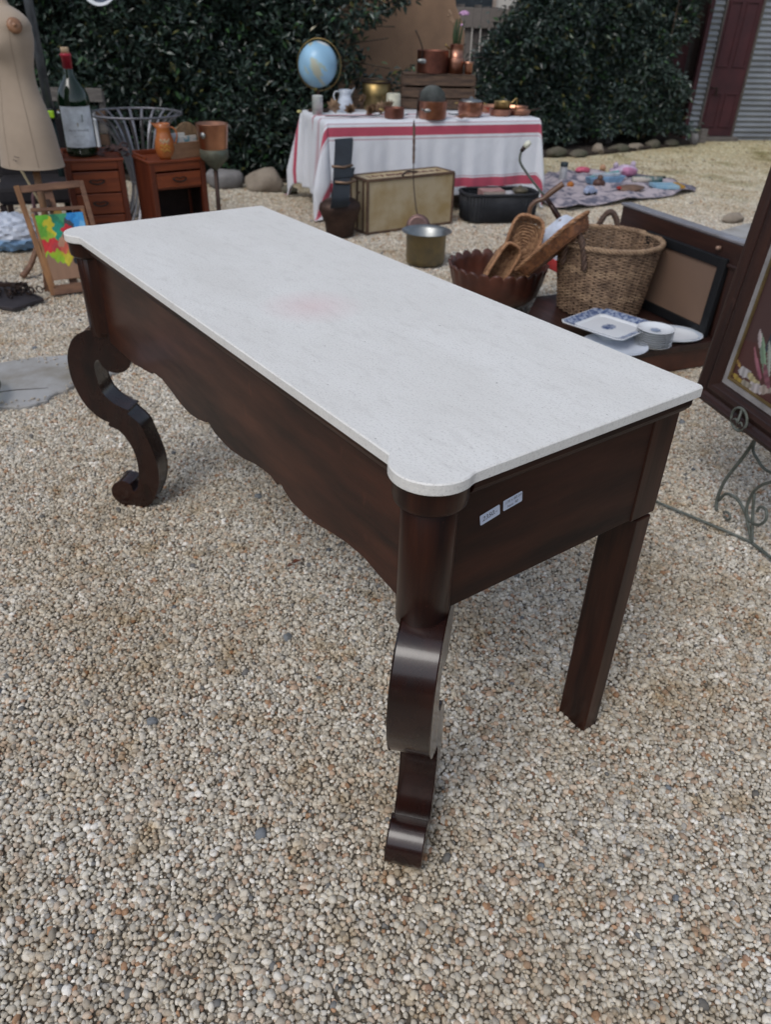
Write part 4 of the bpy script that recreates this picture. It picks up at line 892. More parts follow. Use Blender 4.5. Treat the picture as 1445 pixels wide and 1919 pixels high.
wmat = [M('willow_course', (.34, .225, .14), .6, col2=(.13, .08, .05), scale=22, contrast=(.35, .65), bump=.35, bscale=90), M('pale_willow_band', (.42, .29, .18), .6, col2=(.22, .14, .085), scale=22, contrast=(.35, .65), bump=.35, bscale=90)]
BR0, BR1, BH = .208, .255, .345
tp = lambda f: BR0+(BR1-BR0)*f
for band in range(11):
    hb_ = BH/11; z0 = .006+band*hb_; m = MB(); f0 = band/11
    weave(m, lambda a: (cos(a), sin(a)), z0, z0+hb_, 5, 30, .0058, .0040, taper=lambda f: tp(f0+f/11))
    m.build('woven_band', wmat[0] if band % 4 in (0, 1, 2) else wmat[1], t)
m = MB()
for i in range(60):
    a = 2*pi*i/60; m.tube([(tp(0)*cos(a), tp(0)*sin(a), .0), (tp(1)*cos(a), tp(1)*sin(a), BH+.01)], .0036, 5)
o = m.build('stakes', wickd, t); o['kind'] = 'stuff'
m = MB(); m.lathe([(0, .006), (BR0, .006), (BR0, .012), (0, .012)], 40); m.build('base', wmat[0], t)
m = MB(); braid(m, [((BR1+.004)*cos(a), (BR1+.004)*sin(a), BH+.012) for a in np.linspace(0, 2*pi, 25)[:-1]], .009, 20, 4, .0062, True); m.build('rim_braid', wmat[1], t)
for a0 in (radians(62), radians(200)):
    m = MB(); pth = []
    for k in range(9):
        q = k/8; aa = a0+(q-.5)*.56; rr2 = BR1+.002+.018*sin(pi*q); pth.append((rr2*cos(aa), rr2*sin(aa), BH-.09+.175*sin(pi*q)**.7))
    braid(m, pth, .008, 7, 3, .0092); m.build('handle', wickd, t)

t = thing('black_basket', 'low black wicker hamper holding a pink book and a canister', 'basket', (.845, 6.62, 0), .23)
def stad(w, d, rr2=.09):
    def f(a):
        c, s_ = cos(a), sin(a); p = 4.; k = (abs(c/w)**p+abs(s_/d)**p)**(-1/p); return (c*k, s_*k)
    return f
m = MB(); weave(m, stad(.31, .16), .012, .205, 16, 40, .004, .0068, taper=lambda f: .94+.06*f); m.build('woven_wall', wickb, t)
m = MB()
for i in range(80):
    x, y = stad(.31, .16)(2*pi*i/80); m.tube([(x*.955+x/hypot(x, y)*.004, y*.955+y/hypot(x, y)*.004, .01), (x*1.005+x/hypot(x, y)*.004, y*1.005+y/hypot(x, y)*.004, .205)], .0055, 5)
m.build('upright_ribs', M('grey_black_rib', (.035, .038, .046), .5), t, kind='stuff')
m = MB(); lp2 = stad(.31, .16); braid(m, [(*[c*1.01 for c in lp2(a)], .212) for a in np.linspace(0, 2*pi, 33)[:-1]], .008, 20, 3, .007, True); m.build('rim_braid', wickb, t)
m = MB(); m.prism([lp2(a) for a in np.linspace(0, 2*pi, 33)[:-1]], lambda p: (p[0]*.93, p[1]*.93, .008), lambda p: (p[0]*.93, p[1]*.93, .02)); m.build('base', wickb, t)
t = thing('book', 'faded pink book lying on top in the black hamper', 'book', (.78, 6.60, .155), .25)
MB().box((0, 0, .035), (.19, .13, .085)).build('cover', M('faded_pink_board', (.42, .24, .22), .7), t, bev=.003); MB().box((0, -.003, .035), (.18, .131, .07)).build('pages', M('page_block', (.5, .42, .36), .8, stretch=(1, 1, 30)), t)
t = thing('canister', 'dull olive lidded canister in the right of the black hamper', 'canister', (1.02, 6.66, .10), 0)
m = MB(); m.lathe([(.058, 0), (.060, .11), (.064, .112), (.064, .13), (.05, .14), (.015, .142), (.014, .158), (0, .16)], 28); m.build('tin_body', M('olive_tin', (.14, .115, .07), .5, .4, col2=(.09, .08, .06), scale=14), t)
t = thing('cloth_bundle', 'crumpled white rag stuffed in the right end of the black hamper', 'cloth', (.93, 6.63, .15), 0)
MB().blob((0, 0, .03), (.09, .08, .04), 9, 3, .8).build('rag', M('grey_white_rag', (.45, .44, .45), .9), t)

t = pot('preserving_pan', 'tin lined brass preserving pan with wide flared rim on the gravel', 'pan', (.215, 5.24, 0), [(.095, .004), (.125, .012), (.132, .05), (.133, .195), (.165, .212), (.168, .214)], M('old_brass_pan', (.34, .28, .16), .42, 1, col2=(.22, .20, .15), scale=7, bump=.15, bscale=25), wall=.003)
m = MB(); m.shell([(.001, .018), (.122, .018), (.129, .05), (.129, .198), (.163, .216), (.168, .2165)], 40); m.build('tinned_lining', tin, t)

# ------------------------------------------------------------------ scalloped bowl and what it holds
redw = mahog('red_brown_carved_wood', (4, 4, 4), a=(.12, .038, .022), b=(.05, .018, .012), rough=.42, coat=.15)
t = thing('scalloped_bowl', 'big red brown carved bowl with scalloped rim holding bread baskets', 'bowl', (.585, 4.30, 0))
n = 240; prof = [(.165, .075, 0), (.20, .085, 0), (.235, .12, 0), (.256, .19, .2), (.262, .235, .6), (.266, .262, 1), (.266, .275, 1.), (.258, .275, 1), (.250, .24, .6), (.243, .19, .2), (.222, .125, 0), (.18, .095, 0), (1e-4, .09, 0)]
Vv = []; Ff_ = []
for (r2, z, wv) in prof:
    for i in range(n):
        a = 2*pi*i/n; sc = abs(sin(a*12)); Vv.append(((r2+.013*wv*sc)*cos(a), (r2+.013*wv*sc)*sin(a), z+wv*.026*(sc**.6-.7)))
for k in range(len(prof)-1):
    for i in range(n): j = (i+1) % n; Ff_.append((k*n+i, k*n+j, (k+1)*n+j, (k+1)*n+i))
Ff_.append(tuple(range(n))[::-1]); MB().add(Vv, Ff_, True).build('bowl_body', redw, t)
t = thing('iron_stool', 'dark round iron stand under the scalloped bowl', 'stand', (.585, 4.30, 0))
m = MB(); m.lathe([(.15, .066), (.17, .068), (.17, .074), (.15, .074)], 32); m.build('ring_top', iron, t)
for k in range(4): a = k*pi/2+.5; MB().box((.14*cos(a), .14*sin(a), .033), (.03, .03, .066)).build('leg', iron, t)
def oval_basket(label, loc, rot, w, l, dep, mat, rimm, grp=None):
    t = thing('bread_basket', label, 'basket', loc, 0, grp, rot)
    m = MB(); weave(m, stad(w/2, l/2), .006, dep, 7, 34, .0028, .0040, taper=lambda f: .88+.12*f); m.build('woven_side', mat, t)
    m = MB()
    for k in range(1, 10):
        s_ = k/10*.92; m.tube([(x*s_, y*s_, .005+.005*((i//2+k) % 2)) for i, (x, y) in enumerate([stad(w/2, l/2)(2*pi*q/44) for q in range(44)])], .0062, 4, True)
    m.build('woven_floor', mat, t)
    m = MB(); m.prism([stad(w/2, l/2)(2*pi*q/32) for q in range(32)], lambda p: (p[0]*.86, p[1]*.86, -.001), lambda p: (p[0]*.86, p[1]*.86, .004)); m.build('floor_backing', mat, t)
    m = MB(); lp_ = stad(w/2*1.02, l/2*1.02); braid(m, [(*lp_(a), dep+.002) for a in np.linspace(0, 2*pi, 33)[:-1]], .005, 18, 3, .0055, True); m.build('rim_braid', rimm, t); return t
def rotM(xa, ya, za):
    M3 = Matrix((Vector(xa).normalized(), Vector(ya).normalized(), Vector(za).normalized())).transposed(); return M3.to_euler()
def frame(yv, zv):
    y = Vector(yv).normalized(); z = Vector(zv); z = (z-y*z.dot(y)).normalized(); x = y.cross(z); return rotM(x, y, z)
wickp = M('peach_wicker', (.48, .26, .135), .6, col2=(.30, .15, .075), scale=55, contrast=(.42, .58), bump=.4, bscale=55)
oval_basket('long oval bread basket standing upright in the scalloped bowl with its open side showing', (.715, 4.36, .335), frame((.26, .28, .92), (-.25, -1, .22)), .175, .34, .055, wickm, wickp)
oval_basket('short pale bread basket tipped low at the left inside the scalloped bowl', (.575, 4.25, .285), frame((.45, .2, .75), (.55, -.8, .35)), .12, .24, .055, wickm, wickp)
oval_basket('reddish long bread basket seen edge on leaning right against the big willow basket', (.822, 3.925, .435), frame((.226, -.35, .375), (-.55, .35, .75)), .17, .50, .06, wickr, wickp)
wcl = M('white_cotton_cloth', (.62, .68, .80), .85, bump=.3, bscale=30)
t = thing('dish_towel', 'white towel with a red stripe folded behind the leaning bread basket', 'towel', (.93, 4.42, .33))
m = MB(); ribbon(m, crom([(-.03, -.05, -.10), (-.05, -.03, 0), (-.03, 0, .07), (.03, .03, .12), (.08, .03, .15), (.11, .03, .12)], 6), .13, .012, (.8, -.4, -.3)); m.build('towel_fold', wcl, t, bev=.005)
m = MB(); ribbon(m, crom([(-.032, -.064, -.10), (-.058, -.040, -.03)], 4), .135, .013, (.8, -.4, -.3)); m.build('red_stripe', M('red_cotton', (.5, .05, .05), .85), t, bev=.004)
t = thing('metal_rod', 'thin grey bent metal rod with a pale cap rising from the bowl', 'rod', (.84, 4.55, 0))
m = MB(); m.tube(crom([(-.16, 0, .812), (-.165, 0, .785), (-.155, 0, .745), (-.085, 0, .665), (.0, -.01, .580), (.03, -.02, .54)], 6), .0065, 8); m.build('shaft', ironv, t)
m = MB(); m.tube([(-.162, 0, .808), (-.145, 0, .832)], [.010, .013], 10); m.build('socket', iron, t)
m = MB(); m.tube([(-.146, 0, .830), (-.130, 0, .848), (-.118, 0, .858)], [.014, .017, .012], 12); m.build('cap', M('ivory_cap', (.75, .75, .62), .3, bump=0), t)
t = thing('walking_stick', 'dark varnished wooden pole slanting down behind the bread baskets', 'stick', (.84, 4.52, 0))
m = MB(); m.tube([(.0, 0, .585), (.07, -.02, .50), (.16, -.05, .385), (.22, -.08, .28)], [.012, .016, .018, .018], 10); m.build('pole', mah_z, t)
m = MB(); m.tube([(.085, -.035, .475), (.13, -.05, .415)], [.0195, .0205], 10); m.build('worn_patch', M('worn_pale_wood', (.35, .26, .22), .6), t)
t = thing('bentwood_hook', 'brown bentwood crook hooked over the rod above the bowl', 'crook', (.80, 4.47, 0))
m = MB(); m.tube(crom([(.115, 0, .665), (.06, 0, .622), (.015, 0, .585), (-.025, 0, .567), (-.048, 0, .53), (-.045, 0, .46), (-.04, 0, .40)], 5), [.016]*8+[.013]*23, 10); m.build('crook', M('varnished_bentwood', (.20, .105, .06), .4, col2=(.11, .06, .04), scale=10, coat=.2), t)

# ------------------------------------------------------------------ low backed chest, board, plates
Q = atan2(.914, -.405)
K_ = 1.31
def up(x, y, z): return (x*K_, y*K_, 1.45+(z-1.45)*K_)
t = thing('low_bench', 'low dark wood bench with a raised panelled back beside the big framed painting', 'bench', up(1.20, 2.75, 0), Q); t.scale = (K_,)*3
MB().prism([(-.03, -.01), (.63, -.01), (.63, .37), (.43, .54), (-.03, .54)], lambda p: (p[0], p[1], .424), lambda p: (p[0], p[1], .450)).build('top', dkwood_x, t, bev=.004)
MB().box((-.006, .265, .384), (.022, .50, .078)).build('side_panel', redw, t, bev=.003); MB().box((.606, .18, .384), (.022, .34, .078)).build('side_panel', redw, t, bev=.003)
MB().box((.20, .515, .384), (.40, .02, .078)).build('front_panel', redw, t, bev=.003); MB().box((.30, .01, .384), (.585, .02, .078)).build('rear_panel', dkwood_x, t)
MB().box((.30, -.012, .60), (.60, .016, .30)).build('back_panel', dkwood_x, t)
MB().box((-.035, -.012, .62), (.075, .045, .345)).build('back_stile', dkwood, t, bev=.004); MB().box((.612, -.012, .62), (.03, .04, .345)).build('back_stile', dkwood, t, bev=.004)
MB().box((.28, -.010, .755), (.69, .042, .075)).build('back_rail', dkwood_x, t, bev=.004)
MB().box((.28, .013, .716), (.67, .012, .014)).build('rail_bead', dkwood_x, t, bev=.004)
m = MB(); m.box((.28, -.012, .797), (.71, .052, .010)); m.build('top_edge', M('sky_sheen_edge', (.30, .29, .31), .3, .25, col2=(.2, .18, .18), scale=8), t, bev=.003, label='cap along the back rail with a sky reflection painted silvery')  # silver grey colour paints the sky reflecting off the polished rail top
m = MB(); m.tube([(.06, .015, .762), (.06, .03, .764)], [.009, .006], 8); m.build('peg', M('bare_wood_peg', (.40, .25, .18), .6), t)
t = thing('framed_board', 'black framed plain brown board leaning on the bench back', 'framed board', up(1.20, 2.75, .4502), 0, None, None); t.rotation_euler = (radians(3), 0, Q); t.scale = (K_,)*3
bx0, bx1, bh = .004, .44, .285
m = MB(); y0 = .030
for (x0, x1, z0, z1) in [(bx0, bx0+.035, 0, bh), (bx1-.035, bx1, 0, bh), (bx0+.035, bx1-.035, 0, .035), (bx0+.035, bx1-.035, bh-.035, bh)]:
    MB().box(((x0+x1)/2, y0, (z0+z1)/2), (x1-x0, .022, z1-z0)).build('frame_rail', blackm, t, bev=.003)
MB().box(((bx0+bx1)/2, y0-.002, bh/2), (bx1-bx0-.05, .010, bh-.05)).build('board', M('brown_hardboard', (.20, .125, .085), .75, col2=(.17, .11, .08), scale=2, bump=.05), t)
# plates
zt = .4505
t = thing('square_platter', 'square white platter with blue transfer border and floral centre', 'platter', (1.048, 3.565, .180), radians(44)); t.scale = (1.17,)*3
def sq(s_, c): 
    h_ = s_; k = c; return [(h_-k, -h_), (h_, -h_+k), (h_, h_-k), (h_-k, h_), (-h_+k, h_), (-h_, h_-k), (-h_, -h_+k), (-h_+k, -h_)]
rings = [(.09, .01, 0), (.10, .012, .004), (.146, .02, .024), (.148, .02, .027), (.144, .02, .028), (.100, .015, .012), (.094, .014, .008)]
Vv = []; 
for s_, c_, z in rings: Vv += [(x, y, z) for x, y in sq(s_, c_)]
Ff_ = [(k*8+i, k*8+(i+1) % 8, (k+1)*8+(i+1) % 8, (k+1)*8+i) for k in range(len(rings)-1) for i in range(8)]+[tuple(range(8))[::-1], tuple((len(rings)-1)*8+i for i in range(8))]
MB().add(Vv, Ff_).build('platter_body', chinaw, t, bev=.002)
m = MB(); Vv = [(x, y, z) for s_, c_, z in [(.106, .015, .0152), (.142, .019, .0282)] for x, y in sq(s_, c_)]
m.add(Vv, [(i, (i+1) % 8, 8+(i+1) % 8, 8+i) for i in range(8)]); m.build('blue_border', chinab, t)
m = MB(); m.lathe([(.001, .0088), (.032, .0088), (.031, .0090), (.001, .0092)], 24, sx=1.15, sy=.8, wob=lambda a, k: 1+.12*sin(a*9)); m.build('blue_medallion', chinab, t)
pp = [(.05, 0), (.075, .004), (.103, .011), (.115, .015)]
t = pot('oval_plate', 'oval white plate with pale blue edge behind the saucer stack', 'plate', up(1.043, 2.742, zt), pp, chinaw, rz=0, wall=.003, n=48); t.scale = (K_, .80*K_, K_)
m = MB(); m.shell([(.098, .0115), (.110, .0152), (.1095, .0156), (.0975, .0119)], 48, wob=lambda a, k: 1+.004*sin(a*40)); m.build('blue_edge', M('faint_blue_print', (.45, .54, .66), .15, col2=(.70, .74, .78), scale=70, bump=0), t)
for k in range(8):
    names = ['bottom saucer of the white stack on the bench', 'second saucer up in the white stack', 'third saucer up in the white stack', 'fourth saucer up in the white stack', 'fifth saucer up in the white stack', 'sixth saucer up in the white stack', 'saucer just beneath the topmost one of the white stack', 'topmost saucer of the white stack with faint blue centre']
    t = pot('saucer', names[k], 'saucer', up(.945+random.uniform(-.0015, .0015), 2.640+random.uniform(-.0015, .0015), zt+k*.0078), [(.038, 0), (.05, .004), (.064, .013), (.066, .014)], chinaw, n=36, wall=.0025); t.scale = (K_,)*3; t['group'] = 'saucers stacked on the bench'
    if k == 7: m = MB(); m.lathe([(.001, .0062), (.018, .0062), (.017, .0064), (.001, .0066)], 24, wob=lambda a, k: 1+.15*sin(a*7)); m.build('blue_centre', M('faint_blue_print_centre', (.38, .46, .60), .15, bump=0), t)
t = pot('plate', 'small footed white dish propping up the square platter', 'dish', (1.048, 3.565, .1408), [(.075, 0), (.07, .015), (.085, .036), (.088, .038)], chinaw, wall=.003)
t = pot('plate', 'scallop edged blue tinted plate mostly hidden by the marble edge', 'plate', up(.80, 2.60, zt), [(.06, 0), (.08, .005), (.112, .018), (.115, .02)], M('bluish_china', (.62, .66, .74), .15, col2=(.68, .72, .78), scale=50, bump=0), n=60, wall=.003); t.scale = (K_,)*3

# ------------------------------------------------------------------ big framed painting on iron easel
PR = atan2(-.97, .24)
t = thing('framed_painting', 'large dark framed floral still life painting leaning at the right edge', 'painting', (1.069, 2.429, .36)); t.rotation_euler = (radians(-4), 0, PR)
PWd, PHt = .86, 1.12
def frame_mould(x0, z0, x1, z1, inx0, inz0, inx1, inz1, name, mat):
    # mitred length with a stepped profile (f: 0 outer .. 1 inner, d: forward)
    prof = [(0, .035), (0, -.012), (.08, -.028), (.22, -.030), (.30, -.018), (.42, -.012), (.62, -.022), (.80, -.018), (.90, -.002), (1, -.001), (1, .02)]
    A0, A1 = Vector((x0, 0, z0)), Vector((inx0, 0, inz0)); B0, B1 = Vector((x1, 0, z1)), Vector((inx1, 0, inz1))
    n = len(prof); V = [tuple(A0.lerp(A1, f)+Vector((0, d, 0))) for f, d in prof]+[tuple(B0.lerp(B1, f)+Vector((0, d, 0))) for f, d in prof]
    F2 = [(i, (i+1) % n, n+(i+1) % n, n+i) for i in range(n)]; MB().add(V, F2).build(name, mat, t, bev=.0025)
fwid = .088
frame_mould(0, 0, PWd, 0, fwid, fwid, PWd-fwid, fwid, 'frame_rail', dkwood_x)
frame_mould(PWd, PHt, 0, PHt, PWd-fwid, PHt-fwid, fwid, PHt-fwid, 'frame_rail', dkwood_x)
frame_mould(0, PHt, 0, 0, fwid, PHt-fwid, fwid, fwid, 'frame_stile', dkwood)
frame_mould(PWd, 0, PWd, PHt, PWd-fwid, fwid, PWd-fwid, PHt-fwid, 'frame_stile', dkwood)
def liner(name, a, b_, y, mat):
    for (x0, x1, z0, z1) in [(a, PWd-a, a, b_), (a, PWd-a, PHt-b_, PHt-a), (a, b_, b_, PHt-b_), (PWd-b_, PWd-a, b_, PHt-b_)]:
        MB().box(((x0+x1)/2, y, (z0+z1)/2), (x1-x0, .006, z1-z0)).build(name, mat, t)
liner('linen_liner', fwid-.001, fwid+.020, .003, M('linen_liner', (.36, .34, .33), .8)); liner('gilt_slip', fwid+.020, fwid+.028, .0015, M('gilt_slip', (.24, .17, .075), .45, .4))
X0 = fwid+.026; X1 = PWd-X0; Z0 = X0; Z1 = PHt-X0; nx, nz = 150, 210
xs = np.linspace(X0, X1, nx+1); zs = np.linspace(Z0, Z1, nz+1); gx, gz = np.meshgrid(xs, zs); gx = gx.ravel(); gz = gz.ravel()
U = gx-X0; Wv = gz-Z0
C = np.zeros((len(gx), 4)); C[:, 3] = 1
tab = Wv < .125+.02*np.sin(U*20)-U*.1
C[:, :3] = np.array([.045, .055, .075])*(1+.35*fbm(U*7, Wv*6, 3))[:, None]; C[tab, :3] = np.array([.085, .035, .032])
midb = (~tab) & (U < .10) & (Wv < .35); C[midb, :3] = np.array([.075, .04, .038])
def dab(cx, cz, rx, rz_, ang, col):
    cx, cz, rx, rz_ = cx*1.15, cz*1.15, rx*1.35, rz_*1.35
    dx, dz = U-cx, Wv-cz; a_, b2 = dx*cos(ang)+dz*sin(ang), -dx*sin(ang)+dz*cos(ang); q = (a_/rx)**2+(b2/rz_)**2+.25*np.sin(dx*160+dz*90); C[q < 1, :3] = np.array(col)*(1+.25*np.sin(a_[q < 1]*260))[:, None]
for args in [(.045, .033, .026, .011, .1, (.42, .40, .40)), (.085, .030, .03, .008, -.2, (.42, .36, .20)), (.10, .012, .026, .013, .2, (.46, .42, .42)), (.03, .008, .03, .006, -.1, (.35, .25, .06)), (.065, .008, .02, .008, .1, (.30, .27, .22)), (.14, .025, .02, .010, .4, (.36, .30, .26)), (.012, .045, .015, .004, -.5, (.35, .22, .08)),
             (.075, .115, .006, .035, .55, (.25, .33, .26)), (.095, .095, .007, .045, .6, (.20, .30, .20)), (.115, .10, .006, .04, .5, (.35, .38, .33)), (.055, .135, .006, .02, .5, (.45, .38, .38)), (.09, .062, .006, .03, .8, (.28, .10, .14)), (.07, .080, .004, .028, .7, (.34, .14, .17)), (.13, .055, .03, .008, -.8, (.20, .08, .10)), (.13, .14, .012, .03, .3, (.22, .28, .24)),
             (.22, .16, .05, .04, 0, (.45, .34, .36)), (.30, .26, .06, .05, .5, (.50, .42, .40)), (.24, .38, .06, .05, -.4, (.45, .30, .32)), (.38, .34, .06, .05, 1, (.50, .46, .40)), (.30, .50, .05, .05, .2, (.42, .22, .26)), (.20, .28, .02, .07, .4, (.12, .20, .12)), (.36, .18, .02, .08, -.6, (.10, .18, .10)), (.42, .50, .05, .04, .5, (.48, .40, .22))]: dab(*args)
can = bpy.data.materials.new('painted_canvas'); can.use_nodes = True; setup_attr_mat(can, .42, .4)
Fc = [(j*(nx+1)+i, j*(nx+1)+i+1, (j+1)*(nx+1)+i+1, (j+1)*(nx+1)+i) for j in range(nz) for i in range(nx)]
o = numpy_mesh('painted_canvas', np.stack([gx, np.full(len(gx), .006), gz], 1), np.array(Fc), can, C, False, t); link(o)
MB().box((PWd/2, .022, PHt/2), (PWd-.1, .012, PHt-.1)).build('backing_board', oldwood, t)
t = thing('iron_easel', 'grey green scrolled wrought iron floor easel under the big painting', 'easel', (1.213, 2.056, 0), PR)
def rod(name, pts, r=.0055): m = MB(); m.tube(crom([(p[0], p[2] if len(p) > 2 else 0, p[1]) for p in pts], 5), r, 8); return m.build(name, ironv, t)
rod('leg', [(-.125, .352), (-.154, .257), (-.206, .124), (-.215, .042), (-.203, .004)], .006)
rod('scroll', [(-.205, .045), (-.181, .085), (-.126, .098), (-.073, .08), (-.04, .048), (0, .006)], .0055)
rod('scroll', [(-.158, .006), (-.135, .008), (-.128, .02), (-.140, .030), (-.158, .026), (-.163, .016)], .0045)
rod('foot_bar', [(0, .006), (.06, .012), (.16, .02), (.30, .02), (.42, .006)], .0055)
rod('scroll', [(-.130, .345), (-.13, .29), (-.098, .269), (-.051, .257), (.008, .272), (.04, .30)], .005)
rod('scroll', [(.12, .24), (.039, .257), (-.022, .225), (-.064, .169), (-.073, .111), (-.06, .077), (-.029, .066), (.006, .083), (.022, .117), (.007, .142), (-.019, .135), (-.024, .114)], .005)
rod('scroll', [(.30, .257), (.42, .22), (.46, .15), (.44, .08), (.40, .07), (.38, .10), (.40, .13)], .005)
rod('leg', [(.52, .352), (.56, .24), (.60, .12), (.61, .042), (.60, .004)], .006)
rod('brace', [(.0, .008), (-.04, .10), (-.06, .16)], .005)
rod('rear_leg', [(.0, .008, 0), (-.15, .010, -.10), (-.30, .010, -.20)], .0045)
rod('rear_prop', [(.22, .90, .13), (.20, .45, .28), (.18, .004, .45)], .006)
rod('rest_bar', [(-.14, .347, .0), (.2, .347, -.005), (.53, .347, 0)], .007)
m = MB(); hx_, hy_, hz_ = -.144, -.075, .394; m.tube([(hx_+.038*sin(a), hy_, hz_+.036*cos(a)) for a in np.linspace(0, 2*pi, 25)[:-1]], .0045, 6, True)
m.tube([(hx_, hy_, hz_+.034), (hx_-.003, hy_, hz_-.010), (hx_, hy_, hz_-.022)], .004, 6)
for s_ in (-1, 1): m.tube(crom([(hx_, hy_, hz_-.022), (hx_+s_*.012, hy_, hz_-.006), (hx_+s_*.024, hy_, hz_-.014), (hx_+s_*.014, hy_, hz_-.024)], 4), .0035, 6)
m.tube([(hx_, hy_, hz_-.034), (-.13, -.03, .347), (-.12, 0, .347)], .004, 6); m.build('ring_hook', ironv, t)

# ------------------------------------------------------------------ left: bedside cabinets
hw_ = M('dark_pull_metal', (.05, .045, .04), .45, .8, bump=0)
def handle(t, x, z, parent):
    m = MB(); m.tube(crom([(x-.045, -.006, z+.004), (x-.03, -.016, z-.008), (x, -.018, z-.014), (x+.03, -.016, z-.008), (x+.045, -.006, z+.004)], 4), .0045, 6)
    m.tube(crom([(x-.045, -.006, z+.004), (x-.02, -.008, z+.010), (x, -.008, z+.004), (x+.02, -.008, z+.010), (x+.045, -.006, z+.004)], 3), .0035, 6); m.build('pull', hw_, parent)
def nightstand(label, loc, rz, w, d, h, kind):
    t = thing('bedside_cabinet', label, 'cabinet', loc, rz)
    hb = .13   # underside of body
    for (x, y) in ((.017, .017), (w-.017, .017), (.017, d-.017), (w-.017, d-.017)):
        m = MB(); m.box((x, y, (h-.012+hb-.02)/2), (.034, .034, h-hb+.008)); m.tube([(x, y, hb-.01), (x, y, .06), (x+(.006 if x > .1 else -.006), y, 0)], [.020, .015, .012], 8); m.build('leg', cherry_z, t, bev=.003)
    MB().box((w/2, d/2, h-.008), (w+.012, d+.008, .016)).build('top', cherry, t, bev=.004)
    for x in (.006, w-.006): MB().box((x, d/2, (h+hb)/2-.01), (.010, d-.07, h-hb-.02)).build('side_panel', cherry_z, t)
    MB().box((w/2, d-.008, (h+hb)/2-.01), (w-.07, .010, h-hb-.02)).build('rear_panel', cherry, t)
    # gallery rail round the top
    for (c_, dd) in [((w/2, d-.006, h+.014), (w, .012, .028)), ((.006, d*.60, h+.010), (.012, d*.75, .020)), ((w-.006, d*.60, h+.010), (.012, d*.75, .020))]: MB().box(c_, dd).build('gallery_rail', cherry, t, bev=.004)
    MB().box((w/2, .012, h-.040), (w-.068, .014, .046)).build('frieze', cherry, t, bev=.003)
    if kind == 3:
        n = 3; z1 = h-.070; dh = (z1-hb-.035)/3
        for k in range(n):
            zz = z1-(k+.5)*dh; dr_ = MB().box((w/2, .014, zz), (w-.072, .020, dh-.008)).build('drawer', cherry, t, bev=.003); handle(t, w/2, zz+.006, dr_)
        MB().box((w/2, .016, hb+.014), (w-.068, .016, .03)).build('apron_rail', cherry, t, bev=.004)
    else:
        zz = h-.118; dr_ = MB().box((w/2, .014, zz), (w-.072, .020, .086)).build('drawer', cherry, t, bev=.003); handle(t, w/2, zz+.006, dr_)
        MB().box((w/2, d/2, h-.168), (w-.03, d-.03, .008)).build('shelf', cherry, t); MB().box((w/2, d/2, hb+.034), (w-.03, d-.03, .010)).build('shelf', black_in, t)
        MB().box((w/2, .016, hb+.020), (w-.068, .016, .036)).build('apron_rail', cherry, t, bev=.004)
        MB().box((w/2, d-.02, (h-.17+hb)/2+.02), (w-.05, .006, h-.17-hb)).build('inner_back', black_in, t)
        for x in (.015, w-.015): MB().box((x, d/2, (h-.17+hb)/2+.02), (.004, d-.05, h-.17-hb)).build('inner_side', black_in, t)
    return t
NH = .62
nightstand('orange wood bedside cabinet with three drawers under the wine bottle', (-2.020, 4.986, 0), .408, .345, .27, NH, 3)
nightstand('orange wood bedside cabinet with one drawer over an open shelf', (-1.512, 5.022, 0), .650, .368, .27, NH, 1)
# bottle
t = thing('wine_bottle', 'oversized dark green wine bottle with red capsule on the three drawer cabinet', 'bottle', (-1.965, 5.175, NH+.0005), 0); t.scale = (1.10, 1.10, 1)
gl = M('dark_green_glass', (.006, .022, .008), .06, coat=.6, bump=0, rvar=.02, col2=(.004, .015, .006))
m = MB(); m.lathe([(.075, 0), (.083, .006), (.0845, .02), (.0845, .29), (.082, .325), (.072, .36), (.052, .395), (.034, .42), (.026, .445), (.0245, .54)], 48); m.build('glass_body', gl, t)
m = MB(); m.lathe([(.0256, .448), (.0258, .53), (.0285, .532), (.0285, .545), (.024, .548)], 32); m.build('capsule', M('red_capsule', (.40, .018, .04), .35, bump=.1), t)
m = MB(); m.lathe([(.0215, .546), (.0215, .576), (.019, .579)], 24); m.build('cork', M('pale_cork', (.52, .38, .24), .8, bump=.3), t)
lab = MB(); Vv = []; n = 30; a0, a1 = radians(-90-66), radians(-90+66); az0 = atan2(-1.965, 5.175)
for k, z in enumerate((.055, .29-.012)):
    for i in range(n+1): a = a0+(a1-a0)*i/n+.36; Vv.append((.0853*cos(a), .0853*sin(a), z))
lab.add(Vv, [(i, i+1, n+2+i, n+1+i) for i in range(n)], True); lb = lab.build('paper_label', M('white_label_paper', (.80, .86, .90), .6, bump=0), t)
gi_ = M('grey_print', (.13, .15, .16), .6, bump=0); go_ = M('gold_print', (.38, .27, .10), .5, bump=0); gl_ = M('light_grey_print', (.52, .57, .58), .6, bump=0)
RT = Matrix.Rotation(.36, 4, 'Z')
text_part('BEAU RIVAGE', .0185, gi_, lb, RT @ Matrix.Translation((0, 0, .150)), wrap_r=.0858)
text_part('BORDEAUX', .011, gl_, lb, RT @ Matrix.Translation((0, 0, .118)), wrap_r=.0858)
text_part('MIS EN BOUTEILLE', .006, gl_, lb, RT @ Matrix.Translation((0, 0, .072)), wrap_r=.0858)
def onlabel(pts, mat, name, w=.0012):
    m = MB(); m.tube([tuple(RT @ Vector((.0860*sin(x/.0858), -.0860*cos(x/.0858), z))) for x, z in pts], w, 4, flat=.4); return m.build(name, mat, lb)
onlabel([(.042*cos(a)-.004, .215+.026*sin(a)) for a in np.linspace(.2, 2*pi-.5, 30)], gl_, 'engraved_oval')
onlabel(crom([(-.04, .205), (-.03, .222), (-.02, .212), (-.012, .228), (0, .214), (.012, .226), (.018, .206)], 4), gl_, 'engraved_chateau', .0012)
